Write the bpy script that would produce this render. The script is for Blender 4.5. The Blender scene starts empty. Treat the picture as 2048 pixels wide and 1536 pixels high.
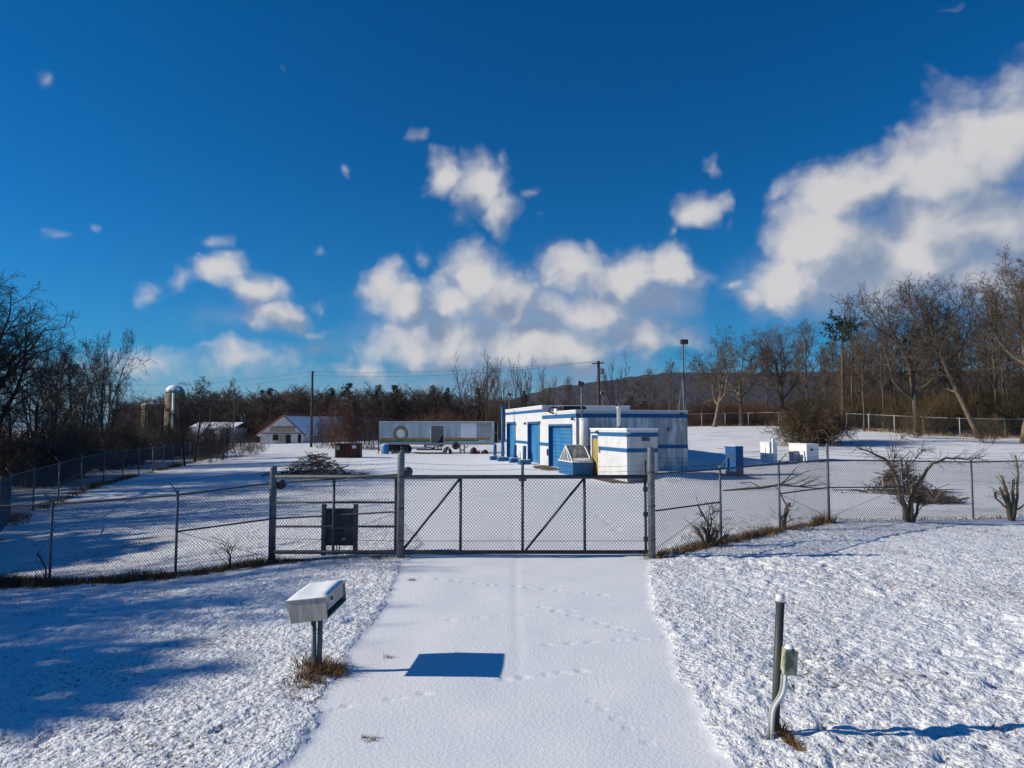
import bpy, math, random
import numpy as np
from mathutils import Vector, Matrix

S = bpy.context.scene
COL = S.collection
R = math.radians
# ------------------------------------------------------------------ camera
FPX = 1410.0
CAM_Z = 3.1
TH = math.atan(87.0 / FPX)
CT, ST = math.cos(TH), math.sin(TH)
cam_d = bpy.data.cameras.new("camera")
cam = bpy.data.objects.new("camera", cam_d)
COL.objects.link(cam)
cam.location = (0, 0, CAM_Z)
cam.rotation_euler = (math.pi / 2 + TH, 0, 0)
cam_d.sensor_width = 36.0
cam_d.lens = 36.0 * FPX / 2048.0
cam_d.clip_start = 0.05
cam_d.clip_end = 12000
S.camera = cam


def ray(px, py):
    u = (px - 1024) / FPX
    v = (768 - py) / FPX
    return Vector((u, CT - v * ST, ST + v * CT))


def at(px, Y, py=855):
    """x of the photograph column px at depth Y"""
    d = ray(px, py)
    return d.x / d.y * Y


def zat(px, py, Y):
    d = ray(px, py)
    return CAM_Z + d.z / d.y * Y


# ------------------------------------------------------------------ terrain
CTRL = [
    (0, -10, 0), (-20, -10, -.3), (20, -10, .1), (0, 6, 0), (-6, 6, -.05), (6, 6, .03), (-15, 8, -.4), (15, 8, .1),
    (-2.7, 9, 0), (0, 12, 0), (2.7, 7.3, 0), (-8, 12, -.3), (8, 13, .03), (-2.7, 17, 0), (0, 17, 0), (3.3, 17, 0),
    (-5.9, 17.6, -.25), (-8.1, 17.3, -.52), (-11.5, 17.8, -.8), (-15, 18, -.95), (5.6, 19.1, 0), (10.2, 22.9, .07),
    (16.2, 25, -.1), (19, 26, -.1), (-19, 27, -.95), (-23, 34, -.9), (-24, 37, -.8), (-26, 43, -.55), (-30, 60, -.5),
    (-33, 70, -.5), (0, 28, 0), (-8, 26, -.3), (0, 40, 0), (6, 40, 0), (10, 43, .2), (12.5, 50, .1), (18.5, 52, .5),
    (0, 55, 0), (0, 70, 0), (-12, 47, 0), (-18, 73, 0), (-12, 88, 0), (2, 88, .1), (25, 35, .1), (30, 45, .4),
    (28, 60, 1.0), (27, 66, 1.4), (40, 72, 2.0), (50, 75, 2.0), (34, 104, 3.3), (25, 100, 3.2), (15, 85, 2.2),
    (60, 90, 3), (-60, 170, -.9), (-90, 190, -1), (0, 150, .5), (60, 150, 4), (0, 300, 2), (-200, 300, -2),
    (200, 300, 6), (-100, 60, -1.5), (120, 60, 3), (-60, 20, -1.5), (60, 20, 0), (-60, -20, -1), (60, -20, 0),
    (0, 1200, 0), (-1200, 300, 0), (1200, 300, 0), (0, -1200, 0)]
_c = np.array(CTRL, float)
_CC = 2.0


def _kern(d2):
    return np.sqrt(d2 + _CC * _CC)


_n = len(_c)
_A = np.zeros((_n + 1, _n + 1))
_dx = _c[:, None, 0] - _c[None, :, 0]
_dy = _c[:, None, 1] - _c[None, :, 1]
_A[:_n, :_n] = _kern(_dx * _dx + _dy * _dy) - np.eye(_n) * 0.05
_A[_n, :_n] = 1
_A[:_n, _n] = 1
_w = np.linalg.solve(_A, np.append(_c[:, 2], 0))


def Gv(x, y):
    x = np.asarray(x, float)
    y = np.asarray(y, float)
    out = np.full(x.shape, _w[_n])
    for i in range(_n):
        out += _w[i] * _kern((x - _c[i, 0]) ** 2 + (y - _c[i, 1]) ** 2)
    return out


def G(x, y):
    return float(Gv(np.array([x]), np.array([y]))[0])


def vnoise(x, y, seed=0):
    xi = np.floor(x).astype(np.int64)
    yi = np.floor(y).astype(np.int64)
    fx = x - xi
    fy = y - yi
    fx = fx * fx * (3 - 2 * fx)
    fy = fy * fy * (3 - 2 * fy)

    def h(a, b):
        n = (a * 374761393 + b * 668265263 + seed * 974634777) & 0x7fffffff
        n = ((n ^ (n >> 13)) * 1274126177) & 0x7fffffff
        n = n ^ (n >> 16)
        return (n & 0xffff) / 65535.0
    a = h(xi, yi); b = h(xi + 1, yi); c = h(xi, yi + 1); d = h(xi + 1, yi + 1)
    return (a + (b - a) * fx) * (1 - fy) + (c + (d - c) * fx) * fy


# ------------------------------------------------------------------ materials
def new_mat(name):
    m = bpy.data.materials.new(name)
    m.use_nodes = True
    nt = m.node_tree
    b = nt.nodes["Principled BSDF"]
    return m, nt, b


def mat(name, c1, c2=None, rough=.7, metal=0.0, scale=6.0, detail=5.0, bump=0.0, bump_scale=None, stretch=(1, 1, 1),
        lo=.35, hi=.65, spec=.4, bdist=.02):
    m, nt, b = new_mat(name)
    N, L = nt.nodes, nt.links
    b.inputs["Roughness"].default_value = rough
    b.inputs["Metallic"].default_value = metal
    b.inputs["Specular IOR Level"].default_value = spec
    tc = N.new("ShaderNodeTexCoord")
    mp = N.new("ShaderNodeMapping")
    mp.inputs["Scale"].default_value = stretch
    L.new(tc.outputs["Object"], mp.inputs["Vector"])
    if c2 is None:
        c2 = tuple(v * .75 for v in c1)
    nz = N.new("ShaderNodeTexNoise")
    nz.inputs["Scale"].default_value = scale
    nz.inputs["Detail"].default_value = detail
    L.new(mp.outputs["Vector"], nz.inputs["Vector"])
    rm = N.new("ShaderNodeValToRGB")
    rm.color_ramp.elements[0].position = lo
    rm.color_ramp.elements[1].position = hi
    rm.color_ramp.elements[0].color = (*c1, 1)
    rm.color_ramp.elements[1].color = (*c2, 1)
    L.new(nz.outputs["Fac"], rm.inputs["Fac"])
    L.new(rm.outputs["Color"], b.inputs["Base Color"])
    if bump > 0:
        n2 = N.new("ShaderNodeTexNoise")
        n2.inputs["Scale"].default_value = bump_scale or scale * 4
        n2.inputs["Detail"].default_value = 4
        L.new(mp.outputs["Vector"], n2.inputs["Vector"])
        bp = N.new("ShaderNodeBump")
        bp.inputs["Strength"].default_value = bump
        bp.inputs["Distance"].default_value = bdist
        L.new(n2.outputs["Fac"], bp.inputs["Height"])
        L.new(bp.outputs["Normal"], b.inputs["Normal"])
    return m


M = {}
M["galv"] = mat("galvanised_steel", (.17, .19, .21), (.10, .115, .13), rough=.55, metal=.35, scale=9, bump=.1)
M["galv_dark"] = mat("weathered_steel", (.075, .086, .10), (.04, .047, .056), rough=.65, metal=.1, scale=9)
M["galv_pale"] = mat("bright_galvanised_steel", (.42, .43, .44), (.32, .33, .34), rough=.6, metal=.1, scale=5)
M["wire"] = mat("fence_wire", (.085, .093, .105), (.055, .06, .068), rough=.7, metal=.0, scale=3)
M["barb"] = mat("barbed_wire", (.10, .10, .11), (.06, .055, .05), rough=.7, metal=.3, scale=5)
M["white_paint"] = mat("white_painted_block", (.60, .61, .63), (.51, .52, .535), rough=.75, scale=1.3, bump=.12, bump_scale=30)
M["white_metal"] = mat("white_enamelled_metal", (.78, .78, .77), (.66, .66, .64), rough=.5, scale=2.5)
M["blue"] = mat("blue_paint", (.004, .105, .285), (.008, .08, .22), rough=.6, scale=3.0, bump=.05)
M["blue_door"] = mat("faded_blue_paint", (.006, .13, .33), (.035, .18, .36), rough=.55, scale=1.2, stretch=(1, 1, .5))
M["blue_dark"] = mat("old_and_shaded_blue_paint", (.004, .105, .31), (.01, .06, .18), rough=.65, scale=4)
M["fascia"] = mat("pale_metal_siding", (.60, .61, .62), (.46, .47, .48), rough=.6, scale=2, stretch=(1, 1, 6))
M["coping"] = mat("white_metal_coping", (.80, .80, .80), (.72, .72, .72), rough=.5, scale=2)
M["snow_cap"] = mat("settled_snow", (.86, .88, .92), (.80, .83, .88), rough=.8, scale=5, bump=.3, bump_scale=14)
M["yellow"] = mat("faded_yellow_paint", (.36, .29, .07), (.27, .2, .06), rough=.7, scale=5, stretch=(1, 1, .4))
M["dark"] = mat("dark_interior", (.02, .02, .022), (.012, .012, .013), rough=.8)
M["black"] = mat("black_rubber", (.018, .018, .019), (.03, .028, .026), rough=.8, scale=8)
M["rim"] = mat("pale_wheel_rim", (.42, .41, .38), (.2, .17, .14), rough=.6, scale=14)
M["rust"] = mat("rusty_steel", (.085, .035, .022), (.035, .02, .016), rough=.8, scale=4, bump=.1)
M["trailer_side"] = mat("chalky_aluminium", (.56, .64, .69), (.38, .43, .46), rough=.55, metal=.0, scale=.9, stretch=(1.5, 1, .3))
M["trailer_patch"] = mat("bright_panel", (.78, .82, .85), (.7, .74, .78), rough=.5, scale=1)
M["trailer_grey"] = mat("dull_grey_panel", (.36, .39, .41), (.29, .31, .33), rough=.55, scale=1.5)
M["grey_board"] = mat("grey_board", (.20, .185, .18), (.15, .14, .14), rough=.8, scale=3)
M["gold"] = mat("gold_stripe_paint", (.42, .24, .03), (.33, .2, .05), rough=.6, scale=3)
M["green"] = mat("green_stripe_paint", (.03, .16, .11), (.06, .2, .16), rough=.6, scale=3)
M["orange"] = mat("orange_ring_paint", (.55, .24, .05), (.5, .34, .06), rough=.6, scale=2)
M["undercarriage"] = mat("grimy_steel", (.045, .035, .03), (.02, .018, .018), rough=.85, scale=6)
M["dumpster"] = mat("brown_painted_steel", (.07, .022, .016), (.03, .014, .012), rough=.7, scale=3)
M["sticker_green"] = mat("green_sticker", (.22, .33, .24), rough=.6)
M["sticker_white"] = mat("white_sticker", (.6, .63, .68), rough=.6)
M["barrel_blue"] = mat("blue_plastic", (.012, .20, .48), (.012, .16, .4), rough=.4, scale=3)
M["red"] = mat("red_plastic", (.42, .015, .015), rough=.45)
M["pale_rag"] = mat("pale_sacking", (.6, .55, .48), (.45, .4, .35), rough=.9, scale=10)
M["box_metal"] = mat("dull_galvanised_sheet", (.40, .385, .345), (.27, .26, .235), rough=.6, metal=.15, scale=7, stretch=(4, 4, .4), lo=.4, hi=.6)
M["box_face"] = mat("painted_box_front", (.46, .44, .40), (.36, .34, .30), rough=.65, scale=7)
M["ink"] = mat("black_ink", (.02, .02, .02), rough=.7)
M["box_green"] = mat("mildewed_cream_enclosure", (.36, .38, .25), (.12, .13, .09), rough=.7, scale=9, lo=.45, hi=.62)
M["pvc_pale"] = mat("pale_plastic_conduit", (.50, .51, .52), (.42, .43, .44), rough=.5, scale=5)
M["pvc_grey"] = mat("grey_plastic_conduit", (.28, .29, .29), (.2, .21, .21), rough=.5, scale=5)
M["pipe_dark"] = mat("dark_painted_pipe", (.055, .06, .062), (.035, .038, .04), rough=.55, scale=8, stretch=(1, 1, .3))
M["panel_dark"] = mat("dark_sheet_panel", (.018, .026, .04), (.03, .038, .05), rough=.55, scale=3)
M["wood_post"] = mat("grey_treated_timber", (.15, .14, .13), (.09, .085, .08), rough=.85, scale=8, stretch=(1, 1, .15))
M["pole_wood"] = mat("creosoted_pole", (.075, .05, .036), (.045, .03, .024), rough=.85, scale=5, stretch=(1, 1, .1))
M["pole_pale"] = mat("bleached_pole", (.25, .21, .18), (.16, .14, .12), rough=.85, scale=5, stretch=(1, 1, .1))
M["bark_grey"] = mat("grey_bark", (.115, .092, .07), (.06, .048, .038), rough=.9, scale=5, stretch=(1, 1, .3), bump=.5, bump_scale=12)
M["bark_tan"] = mat("tan_bark", (.19, .145, .095), (.10, .075, .05), rough=.9, scale=4, stretch=(1, 1, .3), bump=.5, bump_scale=12)
M["bark_dark"] = mat("dark_bark", (.06, .046, .037), (.035, .028, .024), rough=.9, scale=5, stretch=(1, 1, .3), bump=.4)
M["twig"] = mat("bare_twigs", (.115, .083, .060), (.07, .052, .040), rough=.9, scale=.8)
M["twig_dark"] = mat("dark_bare_twigs", (.085, .064, .05), (.05, .04, .034), rough=.9, scale=.8)
M["twig_tan"] = mat("olive_brown_twigs", (.125, .088, .043), (.07, .05, .028), rough=.9, scale=.5)
M["twig_red"] = mat("russet_twigs", (.115, .055, .036), (.06, .033, .024), rough=.9, scale=.5)
M["wood_mass"] = mat("distant_bare_wood", (.125, .092, .074), (.07, .054, .046), rough=.95, scale=.07, detail=6)
M["needle"] = mat("pine_needles", (.030, .050, .026), (.016, .028, .016), rough=.8, scale=.6)
M["cut_wood"] = mat("cut_wood", (.33, .21, .12), (.22, .13, .07), rough=.85, scale=8)
M["stick"] = mat("weathered_sticks", (.135, .085, .055), (.06, .04, .03), rough=.9, scale=3)
M["stick_snow"] = mat("snowy_sticks", (.62, .62, .64), (.3, .27, .25), rough=.9, scale=6)
M["grass_dry"] = mat("dry_grass", (.16, .095, .042), (.06, .036, .02), rough=.9, scale=2.5)
M["grass_straw"] = mat("straw_grass", (.30, .17, .055), (.15, .085, .035), rough=.9, scale=3)
M["grass_dull"] = mat("frosted_grass", (.07, .058, .045), (.04, .045, .04), rough=.9, scale=3)
M["bare_earth"] = mat("bare_wet_ground", (.15, .095, .05), (.09, .065, .045), rough=.9, scale=2.5, bump=.4)
M["silo_stave"] = mat("stained_concrete_staves", (.20, .155, .095), (.09, .07, .05), rough=.85, scale=.8, stretch=(1, 1, .35), lo=.4, hi=.6)
M["silo_stave_pale"] = mat("mossy_concrete_staves", (.27, .23, .12), (.12, .10, .075), rough=.85, scale=.8, stretch=(1, 1, .35), lo=.4, hi=.6)
M["silo_dome"] = mat("green_dome_sheet", (.06, .19, .16), (.04, .12, .11), rough=.5, scale=1)
M["barn_white"] = mat("white_barn_boards", (.62, .62, .62), (.45, .44, .43), rough=.8, scale=1, stretch=(5, 5, .3))
M["barn_tan"] = mat("tan_boarding", (.42, .31, .2), (.3, .22, .15), rough=.85, scale=1)
M["barn_red"] = mat("dark_red_roof_trim", (.12, .03, .03), (.07, .025, .03), rough=.7)
M["lamp_glass"] = mat("lamp_lens", (.55, .57, .58), rough=.2, spec=.6)
M["brown_lamp"] = mat("brown_lamp_housing", (.075, .05, .03), (.04, .03, .02), rough=.6)
M["insul"] = mat("grey_porcelain", (.3, .3, .32), rough=.4)
M["stone"] = mat("grey_rubble", (.2, .18, .16), (.12, .1, .09), rough=.9)


def weathered_wall():
    m, nt, b = new_mat("mildewed_white_block")
    N, L = nt.nodes, nt.links
    b.inputs["Roughness"].default_value = .8
    tc = N.new("ShaderNodeTexCoord")

    def nz(scale, st, det=6):
        mp = N.new("ShaderNodeMapping"); mp.inputs["Scale"].default_value = st
        L.new(tc.outputs["Object"], mp.inputs["Vector"])
        n = N.new("ShaderNodeTexNoise"); n.inputs["Scale"].default_value = scale; n.inputs["Detail"].default_value = det
        L.new(mp.outputs["Vector"], n.inputs["Vector"])
        return n.outputs["Fac"]
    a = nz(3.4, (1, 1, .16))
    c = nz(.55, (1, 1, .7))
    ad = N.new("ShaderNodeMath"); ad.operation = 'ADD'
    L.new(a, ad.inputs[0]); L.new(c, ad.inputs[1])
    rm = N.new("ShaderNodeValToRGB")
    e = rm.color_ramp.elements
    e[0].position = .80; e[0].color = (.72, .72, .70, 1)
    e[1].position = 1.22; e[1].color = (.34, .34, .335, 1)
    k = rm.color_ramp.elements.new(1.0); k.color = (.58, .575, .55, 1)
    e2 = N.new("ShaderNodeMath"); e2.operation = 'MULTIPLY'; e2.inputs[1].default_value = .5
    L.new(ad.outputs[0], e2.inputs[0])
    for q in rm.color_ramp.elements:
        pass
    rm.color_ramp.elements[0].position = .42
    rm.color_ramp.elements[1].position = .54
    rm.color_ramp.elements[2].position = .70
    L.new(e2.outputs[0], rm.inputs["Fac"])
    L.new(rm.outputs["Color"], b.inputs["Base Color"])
    # block courses
    sx = N.new("ShaderNodeSeparateXYZ"); L.new(tc.outputs["Object"], sx.inputs[0])
    mu = N.new("ShaderNodeMath"); mu.operation = 'MULTIPLY'; mu.inputs[1].default_value = 1 / .2
    L.new(sx.outputs["Z"], mu.inputs[0])
    fr = N.new("ShaderNodeMath"); fr.operation = 'FRACT'; L.new(mu.outputs[0], fr.inputs[0])
    gt = N.new("ShaderNodeMath"); gt.operation = 'GREATER_THAN'; gt.inputs[1].default_value = .08
    L.new(fr.outputs[0], gt.inputs[0])
    bp = N.new("ShaderNodeBump"); bp.inputs["Strength"].default_value = .6; bp.inputs["Distance"].default_value = .01
    L.new(gt.outputs[0], bp.inputs["Height"]); L.new(bp.outputs["Normal"], b.inputs["Normal"])
    return m


M["weathered"] = weathered_wall()


def block_courses(m, size=.2, depth=.012):
    """mortar courses of painted block, as bump on top of the paint's own"""
    nt = m.node_tree
    N, L = nt.nodes, nt.links
    b = N["Principled BSDF"]
    tc = N.new("ShaderNodeTexCoord")
    sx = N.new("ShaderNodeSeparateXYZ"); L.new(tc.outputs["Object"], sx.inputs[0])
    mu = N.new("ShaderNodeMath"); mu.operation = 'MULTIPLY'; mu.inputs[1].default_value = 1 / size
    L.new(sx.outputs["Z"], mu.inputs[0])
    fr = N.new("ShaderNodeMath"); fr.operation = 'FRACT'; L.new(mu.outputs[0], fr.inputs[0])
    gt = N.new("ShaderNodeMath"); gt.operation = 'GREATER_THAN'; gt.inputs[1].default_value = .09; L.new(fr.outputs[0], gt.inputs[0])
    bp = N.new("ShaderNodeBump"); bp.inputs["Strength"].default_value = .8; bp.inputs["Distance"].default_value = depth
    L.new(gt.outputs[0], bp.inputs["Height"])
    if b.inputs["Normal"].links: L.new(b.inputs["Normal"].links[0].from_socket, bp.inputs["Normal"])
    L.new(bp.outputs["Normal"], b.inputs["Normal"])


block_courses(M["white_paint"])


def glass_mat():
    m, nt, b = new_mat("dirty_glass")
    N, L = nt.nodes, nt.links
    tc = N.new("ShaderNodeTexCoord")
    n = N.new("ShaderNodeTexNoise"); n.inputs["Scale"].default_value = 2.5; n.inputs["Detail"].default_value = 5
    L.new(tc.outputs["Object"], n.inputs["Vector"])
    rm = N.new("ShaderNodeValToRGB")
    rm.color_ramp.elements[0].position = .4; rm.color_ramp.elements[0].color = (.12, .10, .085, 1)
    rm.color_ramp.elements[1].position = .62; rm.color_ramp.elements[1].color = (.22, .26, .23, 1)
    L.new(n.outputs["Fac"], rm.inputs["Fac"])
    L.new(rm.outputs["Color"], b.inputs["Base Color"])
    b.inputs["Roughness"].default_value = .12
    b.inputs["Alpha"].default_value = .72
    return m


M["glass"] = glass_mat()


def snow_mat(name, rough_lawn):
    m, nt, b = new_mat(name)
    N, L = nt.nodes, nt.links
    b.inputs["Roughness"].default_value = .75
    b.inputs["Specular IOR Level"].default_value = .25
    tc = N.new("ShaderNodeTexCoord")

    def noise(scale, det=5, rough=.55):
        n = N.new("ShaderNodeTexNoise"); n.inputs["Scale"].default_value = scale
        n.inputs["Detail"].default_value = det; n.inputs["Roughness"].default_value = rough
        L.new(tc.outputs["Object"], n.inputs["Vector"])
        return n.outputs["Fac"]

    def ramp(f, p0, c0, p1, c1):
        r = N.new("ShaderNodeValToRGB")
        r.color_ramp.elements[0].position = p0; r.color_ramp.elements[0].color = (*c0, 1)
        r.color_ramp.elements[1].position = p1; r.color_ramp.elements[1].color = (*c1, 1)
        L.new(f, r.inputs["Fac"])
        return r.outputs["Color"]
    base = ramp(noise(.6), .3, (.80, .82, .86), .7, (.87, .88, .90))
    if rough_lawn:
        fine = noise(20, 4)
        wide = noise(.35, 4)
        mx = N.new("ShaderNodeMath"); mx.operation = 'MULTIPLY_ADD'; mx.inputs[1].default_value = .55
        L.new(wide, mx.inputs[0]); L.new(fine, mx.inputs[2])
        spk = ramp(mx.outputs[0], .85, (0, 0, 0), 1.0, (1, 1, 1))
        gcol = ramp(noise(4), .4, (.15, .115, .075), .6, (.20, .18, .15))
        mix = N.new("ShaderNodeMix"); mix.data_type = 'RGBA'
        L.new(spk, mix.inputs["Factor"]); L.new(base, mix.inputs["A"]); L.new(gcol, mix.inputs["B"])
        L.new(mix.outputs["Result"], b.inputs["Base Color"])
        h = N.new("ShaderNodeMath"); h.operation = 'MULTIPLY_ADD'; h.inputs[1].default_value = .6
        L.new(noise(4.5, 3), h.inputs[0]); L.new(noise(13, 4), h.inputs[2])
        bp = N.new("ShaderNodeBump"); bp.inputs["Strength"].default_value = .6; bp.inputs["Distance"].default_value = .13
        L.new(h.outputs[0], bp.inputs["Height"]); L.new(bp.outputs["Normal"], b.inputs["Normal"])
    else:
        L.new(base, b.inputs["Base Color"])
        h = N.new("ShaderNodeMath"); h.operation = 'MULTIPLY_ADD'; h.inputs[1].default_value = 2.0
        L.new(noise(.8, 3), h.inputs[0]); L.new(noise(22, 3), h.inputs[2])
        bp = N.new("ShaderNodeBump"); bp.inputs["Strength"].default_value = .35; bp.inputs["Distance"].default_value = .02
        L.new(h.outputs[0], bp.inputs["Height"]); L.new(bp.outputs["Normal"], b.inputs["Normal"])
    return m


M["snow_lawn"] = snow_mat("snow_on_grass", True)
M["snow_drive"] = snow_mat("smooth_snow", False)


# ------------------------------------------------------------------ mesh builder
class MB:
    def __init__(s):
        s.v = []
        s.f = []
        s.smooth = True

    def quad(s, a, b, c, d):
        n = len(s.v); s.v += [tuple(a), tuple(b), tuple(c), tuple(d)]; s.f.append((n, n + 1, n + 2, n + 3)); return s

    def tri(s, a, b, c):
        n = len(s.v); s.v += [tuple(a), tuple(b), tuple(c)]; s.f.append((n, n + 1, n + 2)); return s

    def hexa(s, p):
        """8 points: bottom ring 0-3, top ring 4-7"""
        n = len(s.v); s.v += [tuple(q) for q in p]
        for f in ((0, 3, 2, 1), (4, 5, 6, 7), (0, 1, 5, 4), (1, 2, 6, 5), (2, 3, 7, 6), (3, 0, 4, 7)):
            s.f.append(tuple(n + i for i in f))
        return s

    def box(s, x0, y0, z0, x1, y1, z1):
        return s.hexa([(x0, y0, z0), (x1, y0, z0), (x1, y1, z0), (x0, y1, z0), (x0, y0, z1), (x1, y0, z1), (x1, y1, z1), (x0, y1, z1)])

    def tube(s, pts, rad, sides=8, cap=True):
        pts = [Vector(p) for p in pts]
        if not hasattr(rad, '__len__'):
            rad = [rad] * len(pts)
        n0 = len(s.v)
        prev = None
        for i, p in enumerate(pts):
            t = (pts[min(i + 1, len(pts) - 1)] - pts[max(i - 1, 0)])
            if t.length < 1e-9:
                t = Vector((0, 0, 1))
            t.normalize()
            if prev is None:
                a = Vector((1, 0, 0)) if abs(t.x) < .8 else Vector((0, 1, 0))
                u = t.cross(a).normalized()
            else:
                u = (prev - t * prev.dot(t))
                u = u.normalized() if u.length > 1e-6 else t.cross(Vector((1, 0, 0))).normalized()
            prev = u
            w = t.cross(u)
            for k in range(sides):
                an = 2 * math.pi * k / sides
                q = p + (u * math.cos(an) + w * math.sin(an)) * rad[i]
                s.v.append((q.x, q.y, q.z))
        for i in range(len(pts) - 1):
            for k in range(sides):
                a = n0 + i * sides + k
                b = n0 + i * sides + (k + 1) % sides
                s.f.append((a, b, b + sides, a + sides))
        if cap:
            s.f.append(tuple(n0 + k for k in reversed(range(sides))))
            e = n0 + (len(pts) - 1) * sides
            s.f.append(tuple(e + k for k in range(sides)))
        return s

    def lathe(s, prof, c=(0, 0, 0), axis='z', sides=24):
        """prof: list of (r, h)"""
        n0 = len(s.v)
        for r, h in prof:
            for k in range(sides):
                an = 2 * math.pi * k / sides
                a, b = r * math.cos(an), r * math.sin(an)
                if axis == 'z': q = (c[0] + a, c[1] + b, c[2] + h)
                elif axis == 'y': q = (c[0] + a, c[1] + h, c[2] + b)
                else: q = (c[0] + h, c[1] + a, c[2] + b)
                s.v.append(q)
        for i in range(len(prof) - 1):
            for k in range(sides):
                a = n0 + i * sides + k; b = n0 + i * sides + (k + 1) % sides
                s.f.append((a, b, b + sides, a + sides))
        s.f.append(tuple(n0 + k for k in reversed(range(sides))))
        e = n0 + (len(prof) - 1) * sides
        s.f.append(tuple(e + k for k in range(sides)))
        return s

    def mesh(s, name, m, smooth=None):
        me = bpy.data.meshes.new(name)
        me.from_pydata(s.v, [], s.f)
        if m is not None:
            me.materials.append(m)
        if smooth:
            me.polygons.foreach_set("use_smooth", [True] * len(me.polygons))
        me.update()
        return me

    def build(s, name, m, parent=None, world=True, smooth=False, bevel=0.0):
        if parent is not None and world:
            o = wloc(parent)
            s.v = [(x - o[0], y - o[1], z - o[2]) for x, y, z in s.v]
        me = s.mesh(name, m, smooth)
        ob = bpy.data.objects.new(name, me)
        COL.objects.link(ob)
        if parent is not None:
            ob.parent = parent
        if bevel > 0:
            bv = ob.modifiers.new("bevel", 'BEVEL')
            bv.width = bevel; bv.segments = 2; bv.limit_method = 'ANGLE'
        return ob


def wloc(o):
    x = Vector(o.location)
    p = o.parent
    while p is not None:
        x += Vector(p.location)
        p = p.parent
    return x


def thing(name, label, cat, loc=(0, 0, 0), rotz=0.0, group=None):
    o = bpy.data.objects.new(name, None)
    COL.objects.link(o)
    o.location = loc
    o.rotation_euler = (0, 0, rotz)
    o.empty_display_size = .2
    o['label'] = label
    o['category'] = cat
    if group:
        o['group'] = group
    return o


def tag(o, label, cat, group=None, kind=None):
    if label: o['label'] = label
    if cat: o['category'] = cat
    if group: o['group'] = group
    if kind: o['kind'] = kind
    return o


def struct(o, label=None, kind='structure'):
    o['kind'] = kind
    if label: o['label'] = label
    return o


def copy_tree(o, parent=None):
    c = o.copy()
    COL.objects.link(c)
    c.parent = parent
    for ch in o.children:
        copy_tree(ch, c)
    return c


def np_mesh(name, V, F, m):
    """V (n,3) array, F (k,4) or (k,3) int array"""
    me = bpy.data.meshes.new(name)
    k = F.shape[1]
    me.vertices.add(len(V)); me.vertices.foreach_set("co", np.ascontiguousarray(V, np.float32).ravel())
    me.loops.add(len(F) * k); me.loops.foreach_set("vertex_index", np.ascontiguousarray(F, np.int32).ravel())
    me.polygons.add(len(F))
    me.polygons.foreach_set("loop_start", np.arange(0, len(F) * k, k, dtype=np.int32))
    me.polygons.foreach_set("loop_total", np.full(len(F), k, np.int32))
    me.materials.append(m)
    me.update(calc_edges=True)
    return me


# ------------------------------------------------------------------ ground
def axis_coords(lo, hi, step, far_lo, far_hi, g):
    mid = list(np.arange(lo, hi + 1e-6, step))
    a = []; d = step; x = hi
    while x < far_hi:
        d *= g; x += d; a.append(x)
    b = []; d = step; x = lo
    while x > far_lo:
        d *= g; x -= d; b.append(x)
    return np.array(b[::-1] + mid + a)


XS = axis_coords(-9.0, 9.0, .05, -2500, 2500, 1.032)
YS = axis_coords(4.6, 17.5, .05, -60, 4000, 1.016)
GX, GY = np.meshgrid(XS, YS)
GZ = Gv(GX, GY)


def in_poly(x, y, poly):
    r = np.zeros(x.shape, bool)
    n = len(poly)
    j = n - 1
    for i in range(n):
        xi, yi = poly[i]; xj, yj = poly[j]
        c = ((yi > y) != (yj > y)) & (x < (xj - xi) * (y - yi) / (yj - yi + 1e-12) + xi)
        r ^= c
        j = i
    return r


LOT = [(-2.5, 16.4), (-2.4, 19), (-3.5, 23.6), (-5.3, 32), (-9.3, 46), (-14.7, 62), (-17, 80), (0, 84), (3, 72), (7, 50),
       (9, 42), (9, 38.5), (12, 36), (20, 36.5), (34, 37), (34, 31), (20, 28.5), (11, 27), (6, 23), (3.3, 16.4)]


def drive_mask(x, y):
    wob = (vnoise(y * 1.2, x * 0 + 3.1, 5) - .5) * .14 + (vnoise(y * 6, x * 2, 6) - .5) * .12
    xl = np.interp(y, [-60, 6.4, 10, 14, 17], [-2.05, -2.05, -2.2, -2.3, -2.55]) + wob
    xr = np.interp(y, [-60, 6.4, 10, 14, 17], [1.98, 1.98, 2.2, 2.65, 3.25]) - wob
    a = (x > xl) & (x < xr) & (y < 16.6)
    w2 = (vnoise(x * .8, y * .8, 7) - .5) * 1.2 * np.clip((y - 17) / 10, 0, 1)
    b = in_poly(x + w2 + wob, y + w2, LOT) & (y >= 16.4)
    return a | b


MASK = drive_mask(GX, GY)
# lumps of snow over the mown grass; the driven surface stays smooth and lies a little lower
near = np.clip((34 - np.hypot(GX, GY)) / 18, 0, 1)
soft = MASK.astype(float)
for _ in range(2):
    soft[1:-1, 1:-1] = (soft[1:-1, 1:-1] * 2 + soft[:-2, 1:-1] + soft[2:, 1:-1] + soft[1:-1, :-2] + soft[1:-1, 2:]) / 6
lump = (vnoise(GX * 7, GY * 7, 1) - .5) * .050 + (vnoise(GX * 13 + 4, GY * 13, 2) - .5) * .040 + (vnoise(GX * 2.2, GY * 2.2, 3) - .5) * .06
pits = vnoise(GX * 5 + 9, GY * 5, 11) * vnoise(GX * 9, GY * 9 + 2, 12)
lump -= np.clip(pits - .48, 0, 1) * .25
rl = (.50 + .4 * np.clip((GX - 1) / 4, 0, 1)) * (.35 + 1.1 * vnoise(GX * .55, GY * .55, 14)) + .12
GZ = GZ + near * (1 - soft) * (lump * rl + .03) + near * soft * ((vnoise(GX * 1.3, GY * 1.3, 8) - .5) * .02)
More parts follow.
